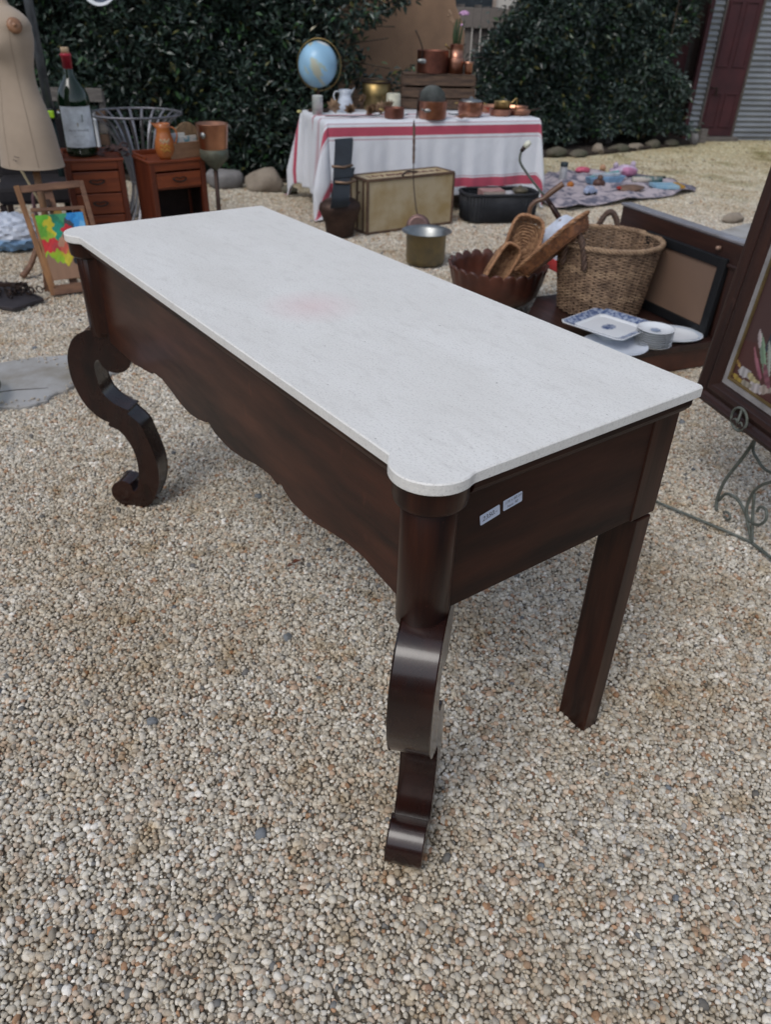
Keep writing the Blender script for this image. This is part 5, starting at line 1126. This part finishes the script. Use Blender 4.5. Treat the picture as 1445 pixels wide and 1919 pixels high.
onlabel(crom([(-.038, .203), (-.015, .2), (.01, .203), (.03, .2)], 4), gl_, 'engraved_ground', .0012)
onlabel([(.028, .198), (.029, .222), (.03, .238)], M('green_print', (.12, .17, .14), .6, bump=0), 'engraved_tree', .004)
onlabel([(.0, .172), (.001, .182), (.0, .192)], go_, 'gold_crest', .0045)
# rusty pods on the cabinet
rm = M('dark_red_brown_iron', (.10, .055, .045), .5, .4, col2=(.05, .03, .028), scale=30, bump=.4)
t = thing('iron_ornament', 'dark rusty leaf shaped iron ornaments heaped beside the bottle', 'ornament', (-1.80, 5.14, NH+.001), .35)
rr_ = random.Random(9)
for k in range(11):
    a = rr_.uniform(-.9, 3.2); x = -.055+k*.015; y = rr_.uniform(-.05, .03); z = .012+rr_.uniform(0, .03)+.02*sin(k*.35)
    l = rr_.uniform(.045, .08); d = Vector((cos(a), sin(a)*.7, rr_.uniform(-.05, .4))); sd_ = Vector((-sin(a), cos(a), .2))*l*.28; p = Vector((x, y, z))
    m = MB(); m.add([tuple(p), tuple(p+d*l*.5+sd_+Vector((0, 0, .012))), tuple(p+d*l), tuple(p+d*l*.5-sd_), tuple(p+d*l*.5-Vector((0, 0, .006)))], [(0, 4, 1), (1, 4, 2), (2, 4, 3), (3, 4, 0), (0, 1, 2, 3)])
    m.build('iron_leaf', rm, t).modifiers.new('thickness', 'SOLIDIFY').thickness = .004
m = MB(); m.tube(crom([(.10, .04, .02), (.13, .03, .06), (.10, .02, .075), (.07, 0, .05)], 4), .005, 6); m.build('curl', rm, t)
# jug
ochre = M('orange_ochre_glaze', (.42, .135, .035), .25, coat=.3, col2=(.30, .085, .02), scale=5, bump=.05)
t = pot('earthenware_jug', 'orange glazed earthenware jug with pale writing on the open shelf cabinet', 'jug', (-1.435, 5.145, NH+.0005), [(.040, 0), (.052, .02), (.062, .06), (.058, .10), (.044, .14), (.041, .17), (.046, .198)], ochre, wall=.004)
m = MB(); m.add([(-.030, -.03, .185), (-.03, .03, .185), (-.072, -.01, .205), (-.034, 0, .15)], [(0, 2, 1), (0, 3, 2), (3, 1, 2)], True); m.build('spout', ochre, t)
m = MB(); m.tube(crom([(.042, 0, .18), (.075, 0, .165), (.08, 0, .12), (.056, 0, .07)], 5), .007, 8, flat=.7); m.build('handle', ochre, t)
wy = M('cream_slip_writing', (.65, .55, .35), .4, bump=0); yl = M('yellow_slip_writing', (.62, .38, .06), .4, bump=0)
def jugw(zc, amp, mat, n):
    pts = []
    for i in range(n*6+1):
        x = (i/(n*6)-.5)*.055; a = -pi/2+.30+x/.058; r2 = .0605-.09*max(0, zc-.07)+.001; pts.append((r2*cos(a), r2*sin(a), zc+amp*sin(i*1.3)+.006*sin(i*.5)))
    m = MB(); m.tube(pts, .0016, 4); return m.build('slip_writing', mat, t)
jugw(.105, .010, wy, 5); jugw(.078, .007, yl, 4); jugw(.056, .007, yl, 4)
# wooden box with books
t = thing('wooden_box', 'small open pale wood box holding books on the open shelf cabinet', 'box', (-1.395, 5.115, NH+.0005), .72)
bw = M('pale_brown_box_wood', (.24, .135, .075), .7, col2=(.17, .09, .05), scale=4, stretch=(2, 12, 12), bump=.3, bscale=10)
W_, D_, H_ = .215, .13, .092
for (c_, dd) in [((W_/2, .004, H_/2), (W_, .008, H_)), ((W_/2, D_-.004, H_/2), (W_, .008, H_)), ((.004, D_/2, H_/2), (.008, D_-.016, H_)), ((W_-.004, D_/2, H_/2), (.008, D_-.016, H_)), ((W_/2, D_/2, .004), (W_-.017, D_-.017, .007))]: MB().box(c_, dd).build('side_board', bw, t, bev=.002)
for (l, x, y, w2, h2, col, rz) in [('thin teal and cream book front in the wooden box', .13, .035, .145, .112, (.10, .27, .33), .05), ('white and blue magazine standing behind the teal book', .06, .065, .15, .128, (.50, .58, .72), -.04), ('pale blue booklet at the back of the wooden box', .12, .085, .13, .105, (.45, .55, .60), .02)]:
    b_ = thing('book', l, 'book', tuple(Vector((-1.395, 5.115, NH+.009))+Matrix.Rotation(.72, 3, 'Z') @ Vector((x, y, 0))), .72+rz)
    MB().box((0, 0, h2/2), (w2, .012, h2)).build('cover', M('book_cover', col, .45, col2=(.6, .6, .56), scale=9, contrast=(.48, .52), bump=0), b_, bev=.001)
    MB().box((0, .0005, h2/2+.0008), (w2-.003, .009, h2)).build('pages', M('page_edge', (.62, .58, .5), .8, bump=0), b_)
t = thing('woven_fan', 'round tan woven straw fan propped behind the books', 'fan', (-1.33, 5.29, NH+.03), .7)
m = MB()
for k in range(1, 14): m.tube([(k*.0062*cos(a), .001*(k % 2), .078+k*.0062*sin(a)) for a in np.linspace(0, 2*pi, 40)[:-1]], .0034, 5, True)
m.build('straw_coil', M('tan_straw', (.34, .22, .12), .8, scale=30), t)
# copper wine cooler on stand
t = thing('copper_planter', 'copper bucket set in a green verdigris cone on a thin rusty pole', 'planter', (-1.15, 5.22, 0), 0)
m = MB(); m.shell([(.078, .655), (.082, .66), (.100, .815), (.102, .818), (.098, .818), (.079, .662), (.001, .66)], 44); m.build('copper_bucket', copper_br, t)
verd = M('verdigris_metal', (.15, .17, .13), .6, .5, col2=(.09, .08, .055), scale=14, bump=.3)
m = MB(); m.lathe([(.014, .55), (.03, .565), (.07, .605), (.088, .625), (.088, .672), (.084, .675)], 36); m.build('cone', verd, t)
m = MB(); m.tube([(0, 0, .56), (-.003, .0, .3), (0, 0, .0)], .014, 10); m.build('pole', rust, t); m = MB(); m.lathe([(.12, 0), (.12, .01), (.02, .02)], 30); m.build('foot', rust, t)
m = MB(); m.lathe([(0, 0), (.018, 0), (.02, .004), (.014, .010), (0, .012)], 20, xf=Matrix.Translation((-.040, -.083, .758)) @ Matrix.Rotation(radians(-25), 4, 'Z') @ Matrix.Rotation(radians(84), 4, 'X')); m.build('boss', tin, t)
# wire plant stand behind
t = thing('wire_planter', 'large flared wrought iron wire planter behind the two cabinets', 'planter', (-1.90, 6.15, 0))
wr = M('pale_grey_wire', (.24, .24, .26), .45, .6, bump=.1)
m = MB(); m.tube([(.325*cos(a), .325*sin(a), .755) for a in np.linspace(0, 2*pi, 60)[:-1]], .008, 8, True); m.build('top_ring', wr, t)
m = MB(); m.tube([(.10*cos(a), .10*sin(a), .30) for a in np.linspace(0, 2*pi, 40)[:-1]], .006, 6, True); m.tube([(.22*cos(a), .22*sin(a), .01) for a in np.linspace(0, 2*pi, 40)[:-1]], .008, 6, True); m.build('lower_ring', wr, t)
for i in range(22):
    a = 2*pi*i/22; p = [(.325, .755), (.27, .72), (.20, .64), (.14, .50), (.105, .34), (.10, .25), (.14, .12), (.22, .01)]
    m = MB(); ribbon(m, crom([(r2*cos(a), r2*sin(a), z) for r2, z in p], 3), .018, .004, (-sin(a), cos(a), 0)); m.build('slat', wr, t)

# dress form
linen = M('aged_beige_linen', (.42, .33, .245), .85, col2=(.35, .275, .205), scale=5, contrast=(.3, .7), bump=.25, bscale=260, sheen=.2)
t = thing('dress_form', 'headless beige linen dress form on a wooden post at the left edge', 'dress form', (-2.13, 4.80, 0), radians(-28))
prof = [(.0, .612), (.125, .612), (.185, .616), (.187, .63), (.176, .72), (.168, .80), (.150, .90), (.128, .98), (.117, 1.05), (.120, 1.11), (.136, 1.18), (.150, 1.24), (.150, 1.29), (.135, 1.335), (.105, 1.37), (.070, 1.392), (.052, 1.405), (.046, 1.44), (.046, 1.47), (0, 1.475)]
m = MB(); n = 56; Vv = []
for (r2, z) in crom([(a, 0, b_) for a, b_ in prof], 3) and [(p[0], p[2]) for p in crom([(a, 0, b_) for a, b_ in prof], 3)]:
    for i in range(n):
        a = 2*pi*i/n; r3 = max(r2, 0); x = r3*cos(a)*1.04; y = r3*sin(a)*.84
        bu = math.exp(-((z-1.21)/.055)**2)*.030*(math.exp(-((a-radians(240))/.35)**2)+math.exp(-((a-radians(300))/.35)**2)); y -= bu
        if z > 1.29 and z < 1.42: x *= 1+.12*(1-abs(z-1.34)/.1)
        Vv.append((x, y, z))
k_ = len(Vv)//n; Ff_ = [(k*n+i, k*n+(i+1) % n, (k+1)*n+(i+1) % n, (k+1)*n+i) for k in range(k_-1) for i in range(n)]
m.add(Vv, Ff_, True); m.build('torso', linen, t)
m = MB(); m.lathe([(.0, 0), (.036, .0), (.038, .006), (.030, .016), (.018, .021), (.010, .019), (.007, .028), (0, .030)], 32, xf=Matrix.Translation((.150, -.050, 1.312)) @ Matrix.Rotation(radians(-30), 4, 'Z') @ Matrix.Rotation(radians(78), 4, 'Y')); m.build('armhole_cap', M('turned_tan_wood', (.33, .165, .085), .4, coat=.2, scale=12), t)
for a_s in (radians(270), radians(215), radians(325)):
    q_ = [(p[0], p[2]) for p in crom([(a, 0, b_) for a, b_ in prof], 3)]
    m = MB(); pth = []
    for r2, z in q_:
        if .62 < z < 1.385:
            bu = math.exp(-((z-1.21)/.055)**2)*.030*(math.exp(-((a_s-radians(240))/.35)**2)+math.exp(-((a_s-radians(300))/.35)**2)); pth.append(((r2+.0004)*cos(a_s)*1.04, (r2+.0004)*sin(a_s)*.84-bu, z))
    m.tube(pth, .0012, 4); m.build('seam', M('linen_seam', (.27, .21, .155), .9, bump=0), t)
m = MB(); m.box((-.0, -.062, 1.43), (.045, .004, .07)); m.build('paper_tag', whitep, t)
m = MB(); m.tube([(0.015, 0, .612), (.015, 0, .20)], .021, 14); m.lathe([(.024, .20), (.034, .22), (.034, .28), (.021, .30)], 16, c=(.015, 0, 0)); m.build('post', M('tan_turned_post', (.30, .17, .09), .5, stretch=(10, 10, 1), scale=3, col2=(.2, .11, .06)), t)
for k in range(3):
    a = radians(-100+k*120); m = MB(); m.tube(crom([(.015, 0, .24), (.06*cos(a), .06*sin(a), .20), (.15*cos(a), .15*sin(a), .07), (.22*cos(a), .22*sin(a), .015)], 5), [.018+.0005*i for i in range(16)], 10, flat=.7); m.build('leg', brownwood, t)
m = MB()
for i in range(60): a = 2*pi*i/60; m.tube([(.189*cos(a), .158*sin(a), .630), (.186*cos(a), .156*sin(a), .612)], .0012, 3)
m.build('tacked_hem', M('brass_tack', (.18, .12, .06), .5, .6), t)
m = MB(); m.tube([(.06, -.160, .69), (.09, -.152, .685)], .002, 4); m.tube([(.05, -.162, .672), (.075, -.158, .665)], .002, 4); m.build('stamped_mark', M('faded_ink', (.10, .08, .07), .8), t)
# gazebo pole
t = thing('canopy_pole', 'grey metal canopy pole with a lime green clip behind the dress form', 'pole', (-2.42, 5.90, 0))
m = MB(); m.tube([(0, 0, .76), (0, 0, 2.6)], .030, 16); m.build('upper_tube', M('mid_grey_metal', (.16, .18, .20), .4, .5, bump=0), t)
m = MB(); m.tube([(0, 0, .01), (0, 0, .76)], .024, 16); m.lathe([(.08, 0), (.08, .01), (.03, .015)], 20); m.build('lower_tube', M('dark_green_metal', (.02, .035, .035), .4, .5, bump=0), t)
m = MB(); m.box((0, 0, .765), (.075, .075, .07)); cb = m.build('collar', blackm, t, bev=.008)
m = MB(); m.box((.02, -.045, .765), (.05, .025, .045)); m.build('lime_clip', M('lime_plastic', (.36, .62, .02), .45, bump=0), t, bev=.008)
# things behind cabinets
t = thing('timber_rack', 'weathered grey timber rack standing behind the wine bottle', 'rack', (-2.62, 6.35, 0), .1)
for k, z in enumerate((.84, .70, .62, .54, .40, .28)):
    MB().box((.20, 0, z), (.44, .025, .075 if k else .09)).build('rail', greyp if k % 2 == 0 else trim, t, bev=.003)
for x in (.02, .40): MB().box((x, .03, .43), (.045, .03, .86)).build('post', greyp, t, bev=.003)
MB().box((.20, -.03, .66), (.30, .012, .14)).build('white_board', whitep, t)
t = thing('white_board', 'narrow white painted board standing right of the wine bottle', 'board', (-2.175, 6.05, 0), .1); MB().box((0, 0, .36), (.035, .03, .72)).build('board', whitep, t, bev=.004)
t = thing('dark_chair', 'dark low armchair in shadow behind the dress form stand', 'chair', (-2.55, 5.75, 0), .35)
dk = M('near_black_fabric', (.018, .015, .017), .8)
MB().box((0, 0, .30), (.50, .50, .12)).build('seat', dk, t, bev=.03); MB().box((0, .24, .50), (.52, .07, .50)).build('backrest', dk, t, bev=.03)
for sx_ in (-.23, .23):
    for sy_ in (-.22, .22): MB().box((sx_, sy_, .12), (.04, .04, .24)).build('leg', black_in, t)
m = MB(); m.tube(crom([(-.02, -.28, .22), (0, -.29, .37), (.12, -.29, .43), (.26, -.28, .43), (.36, -.27, .38), (.40, -.26, .25)], 5), .013, 8); 
hoop = m.build('rope_hoop', M('dusty_mauve', (.16, .085, .095), .7)); hoop.location = (-2.40, 5.62, -.02); tag(hoop, 'dusty mauve hoop handle arching behind the paint easel', 'hoop')
t = thing('timber_plank', 'old greenish grey plank lying on gravel behind the paint easel', 'plank', (-2.75, 5.45, .03), .25)
MB().box((0, 0, 0), (.9, .12, .05)).build('plank_body', greyp, t, bev=.005)
t = thing('cane_pole', 'thin pale bamboo cane leaning behind the dress form post', 'cane', (0, 0, 0))
MB().tube([(-2.34, 5.0, .66), (-2.21, 5.1, .20), (-2.14, 5.15, .005)], .008, 8).build('cane', M('pale_cane', (.38, .32, .2), .6), t)

# ------------------------------------------------------------------ paint easel with palette
t = thing('paint_easel', 'wooden box easel holding a thickly painted colourful palette board', 'easel', (-1.963, 4.317, 0)); t.rotation_euler = (radians(-19), 0, radians(30.2))
def strip(name, a, b_, w, d, mat, y=0): m = MB(); m.bar((a[0], y, a[1]), (b_[0], y, b_[1]), w, d, up=(0, 1, 0)); return m.build(name, mat, t, bev=.002)
strip('stile', (.008, .006), (-.044, .60), .028, .022, lightwood); strip('stile', (.33, .006), (.300, .605), .026, .022, brownwood)
strip('crossbar', (-.03, .580), (.290, .590), .036, .018, brownwood, .004); strip('crossbar', (.0, .470), (.285, .462), .020, .018, brownwood, .002)
strip('crossbar', (.012, .032), (.315, .035), .055, .02, brownwood, -.002)
strip('mast', (.135, .02), (.115, .585), .045, .014, brownwood, .020)
strip('inner_rail', (.018, .05), (.002, .45), .014, .014, lightwood, -.010); strip('inner_rail', (.290, .05), (.272, .455), .020, .014, lightwood, -.004)
MB().box((.138, .010, .452), (.045, .03, .03)).build('clamp', M('yellow_wood', (.42, .24, .05), .6), t, bev=.003); MB().box((.10, .0, .50), (.022, .02, .04)).build('catch', iron, t, bev=.003)
for (a, b_) in [((.02, .02, .30), (-.02, .16, .01)), ((.27, .02, .30), (.30, .17, .01))]:
    m = MB(); m.bar(a, (b_[0], b_[1], b_[2]-.055), .03, .02, up=(0, 1, 0)); m.build('rear_leg', brownwood, t, bev=.003)
# palette
nx, nz = 90, 120; xs = np.linspace(0, 1, nx+1); gx, gz = np.meshgrid(xs, np.linspace(0, 1, nz+1)); gx = gx.ravel(); gz = gz.ravel()
wob1 = gx+.03*np.sin(gz*23+gx*9)+.02*np.sin(gz*51); wob2 = gz+.025*np.sin(gx*27+gz*7)+.015*np.sin(gx*61)
seeds = [(.08, .93, (.12, .42, .02)), (.22, .86, (.55, .48, .02)), (.12, .78, (.14, .40, .03)), (.28, .74, (.58, .50, .02)), (.20, .68, (.30, .48, .03)), (.42, .92, (.02, .20, .10)), (.40, .80, (.01, .24, .16)), (.38, .70, (.01, .28, .17)), (.55, .97, (.05, .30, .12)), (.72, .94, (.02, .22, .55)), (.88, .95, (.05, .35, .75)), (.85, .84, (.04, .28, .65)), (.95, .80, (.15, .42, .70)), (.66, .84, (.05, .06, .07)), (.58, .76, (.60, .02, .03)), (.62, .68, (.62, .02, .04)), (.20, .58, (.58, .03, .03)), (.30, .50, (.50, .05, .05)), (.42, .58, (.50, .25, .15)), (.58, .58, (.07, .05, .06)), (.74, .60, (.45, .03, .08)), (.78, .50, (.40, .03, .10)), (.92, .62, (.55, .18, .35)), (.45, .46, (.62, .12, .07)), (.60, .44, (.50, .28, .03)), (.78, .42, (.50, .25, .03)), (.30, .40, (.35, .50, .02)), (.42, .38, (.58, .50, .03)), (.95, .42, (.55, .30, .45)), (.24, .30, (.28, .50, .02)), (.86, .72, (.50, .25, .45))]
dist = np.stack([(wob1-a)**2+(wob2-b_)**2*1.6 for a, b_, c_ in seeds]); best = dist.argmin(0)
C = np.ones((len(gx), 4)); C[:, :3] = np.array([c_ for a, b_, c_ in seeds])[best]*(1+.2*fbm(gx*3.5, gz*4, 1))[:, None]
bare = wob2 < .30+.08*np.sin(gx*9+1); C[bare, :3] = np.array([.30, .17, .10])*(1+.1*fbm(gx[bare]*10, gz[bare]*3, 2))[:, None]
hole = ((gx-.62)/.05)**2+((gz-.27)/.055)**2 < 1; C[hole, :3] = .01
pmat = bpy.data.materials.new('thick_paint'); pmat.use_nodes = True; setup_attr_mat(pmat, .35)
px0, px1, pz0, pz1 = .012, .268, .085, .438
zz = .0025*fbm(gx*4, gz*5, 4)*(~bare)
X = px0+gx*(px1-px0); 
Fc = np.array([(j*(nx+1)+i, j*(nx+1)+i+1, (j+1)*(nx+1)+i+1, (j+1)*(nx+1)+i) for j in range(nz) for i in range(nx)])
o = link(numpy_mesh('palette_board', np.stack([X, -.014-zz-.002, pz0+gz*(pz1-pz0)], 1), Fc, pmat, C, True, t)); _s = o.modifiers.new('thickness', 'SOLIDIFY'); _s.thickness = .006; _s.offset = -1

# tray with chain
t = thing('metal_tray', 'flat grey metal tray on gravel holding a heap of dark iron rings', 'tray', (-2.20, 4.28, .0), 0)
trm = M('dull_grey_tray', (.085, .075, .08), .55, .4, col2=(.05, .045, .05), scale=8)
o_ = [(-2.42+2.2, .28-.02), (-.03+.0, .12), (.225, -.065), (.14, -.235), (-.10, -.19), (-.36, -.05)]
o_ = [(-.30, .30), (.0, .13), (.225, -.065), (.135, -.24), (-.06, -.18), (-.40, .05)][::-1]
MB().prism(o_, lambda p: (p[0], p[1], .006), lambda p: (p[0], p[1], .012)).build('tray_base', trm, t)
for i in range(6): MB().bar((*o_[i], .016), (*o_[(i+1) % 6], .016), .010, .020).build('tray_edge', trm, t, bev=.003)
t = thing('iron_chain', 'tangled heap of dark iron rings on the grey tray', 'chain', (-2.16, 4.27, .014)); rr_ = random.Random(4)
for k in range(34):
    c_ = Vector((rr_.gauss(-.02, .07), rr_.gauss(.02, .045), .012+abs(rr_.gauss(0, .022)))); R3 = Euler((rr_.uniform(0, 3), rr_.uniform(0, 3), 0)).to_matrix(); R3_ = rr_.uniform(.010, .018)
    m = MB(); m.tube([tuple(c_+R3 @ Vector((R3_*cos(a), R3_*sin(a)*1.3, 0))) for a in np.linspace(0, 2*pi, 11)[:-1]], .0035, 5, True); m.build('ring', iron, t)
m = MB(); m.bar((-.16, .05, .045), (.04, .10, .035), .025, .02); m.build('iron_bar', rust, t)
# plastic bag
bag = bpy.data.materials.new('thin_blue_white_plastic'); bag.use_nodes = True; b_ = bag.node_tree.nodes['Principled BSDF']; b_.inputs['Base Color'].default_value = (.50, .60, .72, 1); b_.inputs['Roughness'].default_value = .3; b_.inputs['Alpha'].default_value = 1
t = thing('plastic_bag', 'crumpled translucent white and blue plastic bag on the gravel at left', 'bag', (-2.60, 5.30, 0))
rngb = np.random.default_rng(8); V, Fc = ico(4); V = V.copy(); bum = fbm(V[:, 0]*5, V[:, 2]*6+V[:, 1]*4, 2)*.12+fbm(V[:, 1]*14, V[:, 2]*13, 5)*.05
V = V*(1+bum)[:, None]*np.array([.22, .16, .13])+np.array([0, 0, .10]); V[:, 2] = np.maximum(V[:, 2], .008)
m = MB(); m.add(V.tolist(), Fc.tolist(), False); C = np.ones((len(V), 4)); C[:, :3] = np.where((V[:, 2] < .085)[:, None], [.22, .38, .60], [.52, .57, .66]); bg2 = bpy.data.materials.new('bag_plastic'); bg2.use_nodes = True; setup_attr_mat(bg2, .3); m.build('crumpled_plastic', bg2, t, cols=C)
# glass dome at left edge
t = thing('glass_plate', 'round thick clear glass plate lying at the left edge on the flagstone', 'glass plate', (-1.865, 2.865, .0), .5); t.scale = (1.9, 1.9, 1.2)
gls = bpy.data.materials.new('clear_glass'); gls.use_nodes = True; b_ = gls.node_tree.nodes['Principled BSDF']; b_.inputs['Transmission Weight'].default_value = 1; b_.inputs['Roughness'].default_value = .02; b_.inputs['Base Color'].default_value = (.85, .93, .92, 1); b_.inputs['IOR'].default_value = 1.45
m = MB(); m.shell([(.001, .020), (.075, .020), (.10, .026), (.118, .055), (.121, .058), (.124, .054), (.106, .020), (.08, .0165), (.001, .0165)], 48); m.build('glass_body', gls, t)
m = MB(); m.tube([(.1215*cos(a), .1215*sin(a), .0575) for a in np.linspace(0, 2*pi, 60)[:-1]], .0028, 6, True); m.build('dark_rim', M('dark_green_rim', (.02, .04, .045), .2, bump=0), t)
# hanging discs at top
t = thing('round_tray', 'round white rimmed dish hanging in front of the hedge at the top', 'dish', (-2.37, 7.2, 1.50), 0)
m = MB(); m.lathe([(0, -.01), (.11, -.01), (.125, .0), (.135, .012), (.128, .014), (.105, .0), (0, 0)], 40, xf=Matrix.Rotation(radians(62), 4, 'X')); m.build('dish', whitep, t)
m = MB(); m.lathe([(.0, .0015), (.095, .0015), (.10, .003), (.0, .004)], 40, xf=Matrix.Rotation(radians(62), 4, 'X')); m.build('blue_centre', M('pale_blue_enamel', (.36, .44, .60), .3, bump=0), t)
MB().tube([(0, .02, .05), (0, .05, .5)], .002, 4).build('cord', iron, t)
t = thing('pink_lantern', 'dusty pink paper lantern hanging at the top beside the grey pole', 'lantern', (-2.80, 7.2, 1.55), 0)
m = MB(); m.lathe([(.02, -.10), (.07, -.085), (.10, -.04), (.11, 0), (.10, .04), (.07, .085), (.02, .10)], 28); m.build('paper_shade', M('dusty_pink_paper', (.42, .22, .20), .8, bump=0), t); MB().tube([(0, 0, .1), (0, 0, .6)], .002, 4).build('cord', iron, t)

# ------------------------------------------------------------------ rug with bits and pieces
rugm = M('muted_patterned_rug', (.46, .40, .42), .95, col2=(.12, .12, .16), scale=9, contrast=(.46, .6), bump=.6, bscale=25, bdist=.01)
t = thing('picnic_rug', 'rumpled mauve and grey patterned rug spread on the gravel with toys', 'rug', (0, 0, 0))
o_ = crom([(1.30, 7.75), (1.36, 7.15), (1.52, 7.0), (1.80, 7.2), (2.29, 7.52), (2.78, 7.88), (2.98, 8.12), (2.86, 8.42), (2.52, 8.68), (2.14, 8.80), (1.79, 8.75), (1.50, 8.45)], 3, True)
cx_, cy_ = 2.05, 7.95; Vv = [(cx_, cy_, .02)]; K = 14
for k in range(1, K+1):
    for (x, y, *_r) in o_:
        f = k/K*(1+.02*sin(x*40+y*31)); X, Y = cx_+(x-cx_)*f, cy_+(y-cy_)*f; Vv.append((X, Y, .010+.030*(1+sin(X*17+Y*9+2*sin(Y*5)))*.5+.026*(1+sin(Y*23-X*6+sin(X*9)))*.5))
n = len(o_); Ff_ = [(0, 1+i, 1+(i+1) % n) for i in range(n)]+[(1+k*n+i, 1+(k+1)*n+i, 1+(k+1)*n+(i+1) % n, 1+k*n+(i+1) % n) for k in range(K-1) for i in range(n)]
o = MB().add(Vv, Ff_, True).build('fabric', rugm, t); o.modifiers.new('thickness', 'SOLIDIFY').thickness = .008
def small(name, label, cat, loc, rz, parts):
    t = thing(name, label, cat, loc, rz)
    for pn, fn, mat, bv in parts: m = MB(); fn(m); m.build(pn, mat, t, bev=bv)
cm = lambda nm, c, r=.5: M(nm, c, r, bump=0)
small('drink_bottle', 'pale drinking bottle with a dark lid standing on the rug', 'bottle', (1.66, 8.18, .03), 0, [('bottle_body', lambda m: m.lathe([(.034, 0), (.037, .01), (.037, .13), (.03, .145)], 20), cm('frosted_white', (.42, .43, .45)), 0), ('lid', lambda m: m.lathe([(.036, .145), (.038, .148), (.038, .18), (.03, .184)], 20), cm('dark_lid', (.03, .05, .06)), 0)])
small('pink_purse', 'small hot pink soft purse at the back of the rug', 'purse', (1.97, 8.72, .03), .3, [('pouch', lambda m: m.blob((0, 0, .03), (.085, .05, .035), 3, 3, .5), cm('hot_pink', (.70, .14, .22)), 0)])
small('pink_backpack', 'lilac and white toy backpack lying on the far side of the rug', 'bag', (2.36, 8.56, .03), .2, [('bag_body', lambda m: m.blob((0, 0, .055), (.155, .09, .065), 6, 3, .7), cm('pale_lilac', (.60, .48, .62)), 0), ('pocket', lambda m: m.blob((.01, -.06, .06), (.10, .045, .045), 8, 3, .6), cm('candy_pink', (.60, .26, .42)), 0), ('ear', lambda m: m.blob((-.10, 0, .11), (.03, .02, .035), 8, 2, .3), cm('pale_lilac2', (.6, .5, .62)), 0), ('ear', lambda m: m.blob((.09, 0, .12), (.03, .02, .035), 8, 2, .3), cm('pale_lilac3', (.6, .5, .62)), 0)])
small('toy_boat', 'sky blue and white toy boat in the centre of the rug', 'toy', (2.10, 8.22, .03), .45, [('hull', lambda m: m.prism([(-.20, 0), (.16, 0), (.22, .06), (-.22, .06)], lambda p: (p[0], .05, p[1]), lambda p: (p[0], -.05, p[1])), cm('sky_blue', (.25, .42, .62)), .006), ('deck', lambda m: m.box((0, 0, .075), (.30, .07, .03)), cm('white_deck', (.55, .60, .66)), .006), ('pennant', lambda m: m.bar((-.2, 0, .06), (.15, 0, .10), .02, .02), cm('aqua', (.25, .5, .5)), .004)])
small('rolled_towel', 'teal and cream rolled towel behind the blue picture book', 'towel', (2.53, 8.26, .03), .15, [('roll', lambda m: m.tube([(-.16, 0, .03), (0, .01, .032), (.15, .0, .03)], .028, 12), M('cream_teal_towel', (.50, .45, .40), .9, col2=(.06, .15, .15), scale=9, contrast=(.45, .55)), 0), ('dark_strap', lambda m: m.tube([(-.15, .03, .05), (.2, .03, .05)], .012, 8), cm('bottle_green', (.02, .07, .055)), 0)])
small('leather_satchel', 'flat brown leather satchel at the front of the rug', 'satchel', (2.24, 7.78, .03), .3, [('satchel_body', lambda m: m.blob((0, 0, .03), (.155, .09, .035), 12, 3, .2), cm('soft_brown_leather', (.20, .12, .08)), 0), ('red_tab', lambda m: m.box((-.14, -.02, .045), (.03, .04, .02)), cm('red_tab', (.5, .05, .04)), .003)])
small('picture_book', 'light blue picture book with a yellow spine at the right of the rug', 'book', (2.62, 7.98, .04), .1, [('cover', lambda m: m.box((0, 0, .02), (.24, .19, .03)), M('blue_picture_cover', (.22, .42, .58), .4, col2=(.36, .52, .60), scale=12, bump=0), .003), ('yellow_spine', lambda m: m.box((.145, 0, .02), (.05, .19, .034)), cm('amber_yellow', (.62, .34, .05)), .003)])
small('orange_ball', 'small orange ball on the left of the rug', 'ball', (1.68, 7.86, .06), 0, [('ball', lambda m: m.lathe([(.034*cos(a), .034*sin(a)) for a in np.linspace(-pi/2, pi/2, 12)], 20), cm('bright_orange', (.55, .18, .02)), 0)])
small('blue_toy_car', 'small pale blue toy car at the front left of the rug', 'toy car', (1.82, 7.60, .045), .4, [('car_body', lambda m: m.prism([(-.06, 0), (.06, 0), (.06, .03), (.03, .035), (.015, .06), (-.035, .06), (-.045, .035), (-.06, .03)], lambda p: (p[0], .03, p[1]), lambda p: (p[0], -.03, p[1])), cm('powder_blue', (.42, .50, .68)), .005), ('wheel', lambda m: m.tube([(-.035, -.034, .0), (-.035, .034, .0)], .014, 10), blackm, 0), ('wheel', lambda m: m.tube([(.035, -.034, .0), (.035, .034, .0)], .014, 10), blackm, 0)])
small('brown_teddy', 'small dark brown soft toy left of the leather satchel', 'soft toy', (1.98, 7.98, .03), 0, [('toy_body', lambda m: m.blob((0, 0, .035), (.06, .045, .045), 3, 3, .2), cm('brown_plush', (.12, .06, .045)), 0), ('toy_head', lambda m: m.blob((0, -.01, .085), (.03, .03, .028), 4, 3, .2), cm('brown_plush2', (.13, .07, .05)), 0)])
small('peach_ball', 'tiny peach coloured ball on gravel beyond the rug', 'ball', (2.26, 9.05, .035), 0, [('ball', lambda m: m.lathe([(.035*cos(a), .035*sin(a)) for a in np.linspace(-pi/2, pi/2, 12)], 20), cm('peach', (.6, .34, .2)), 0)])
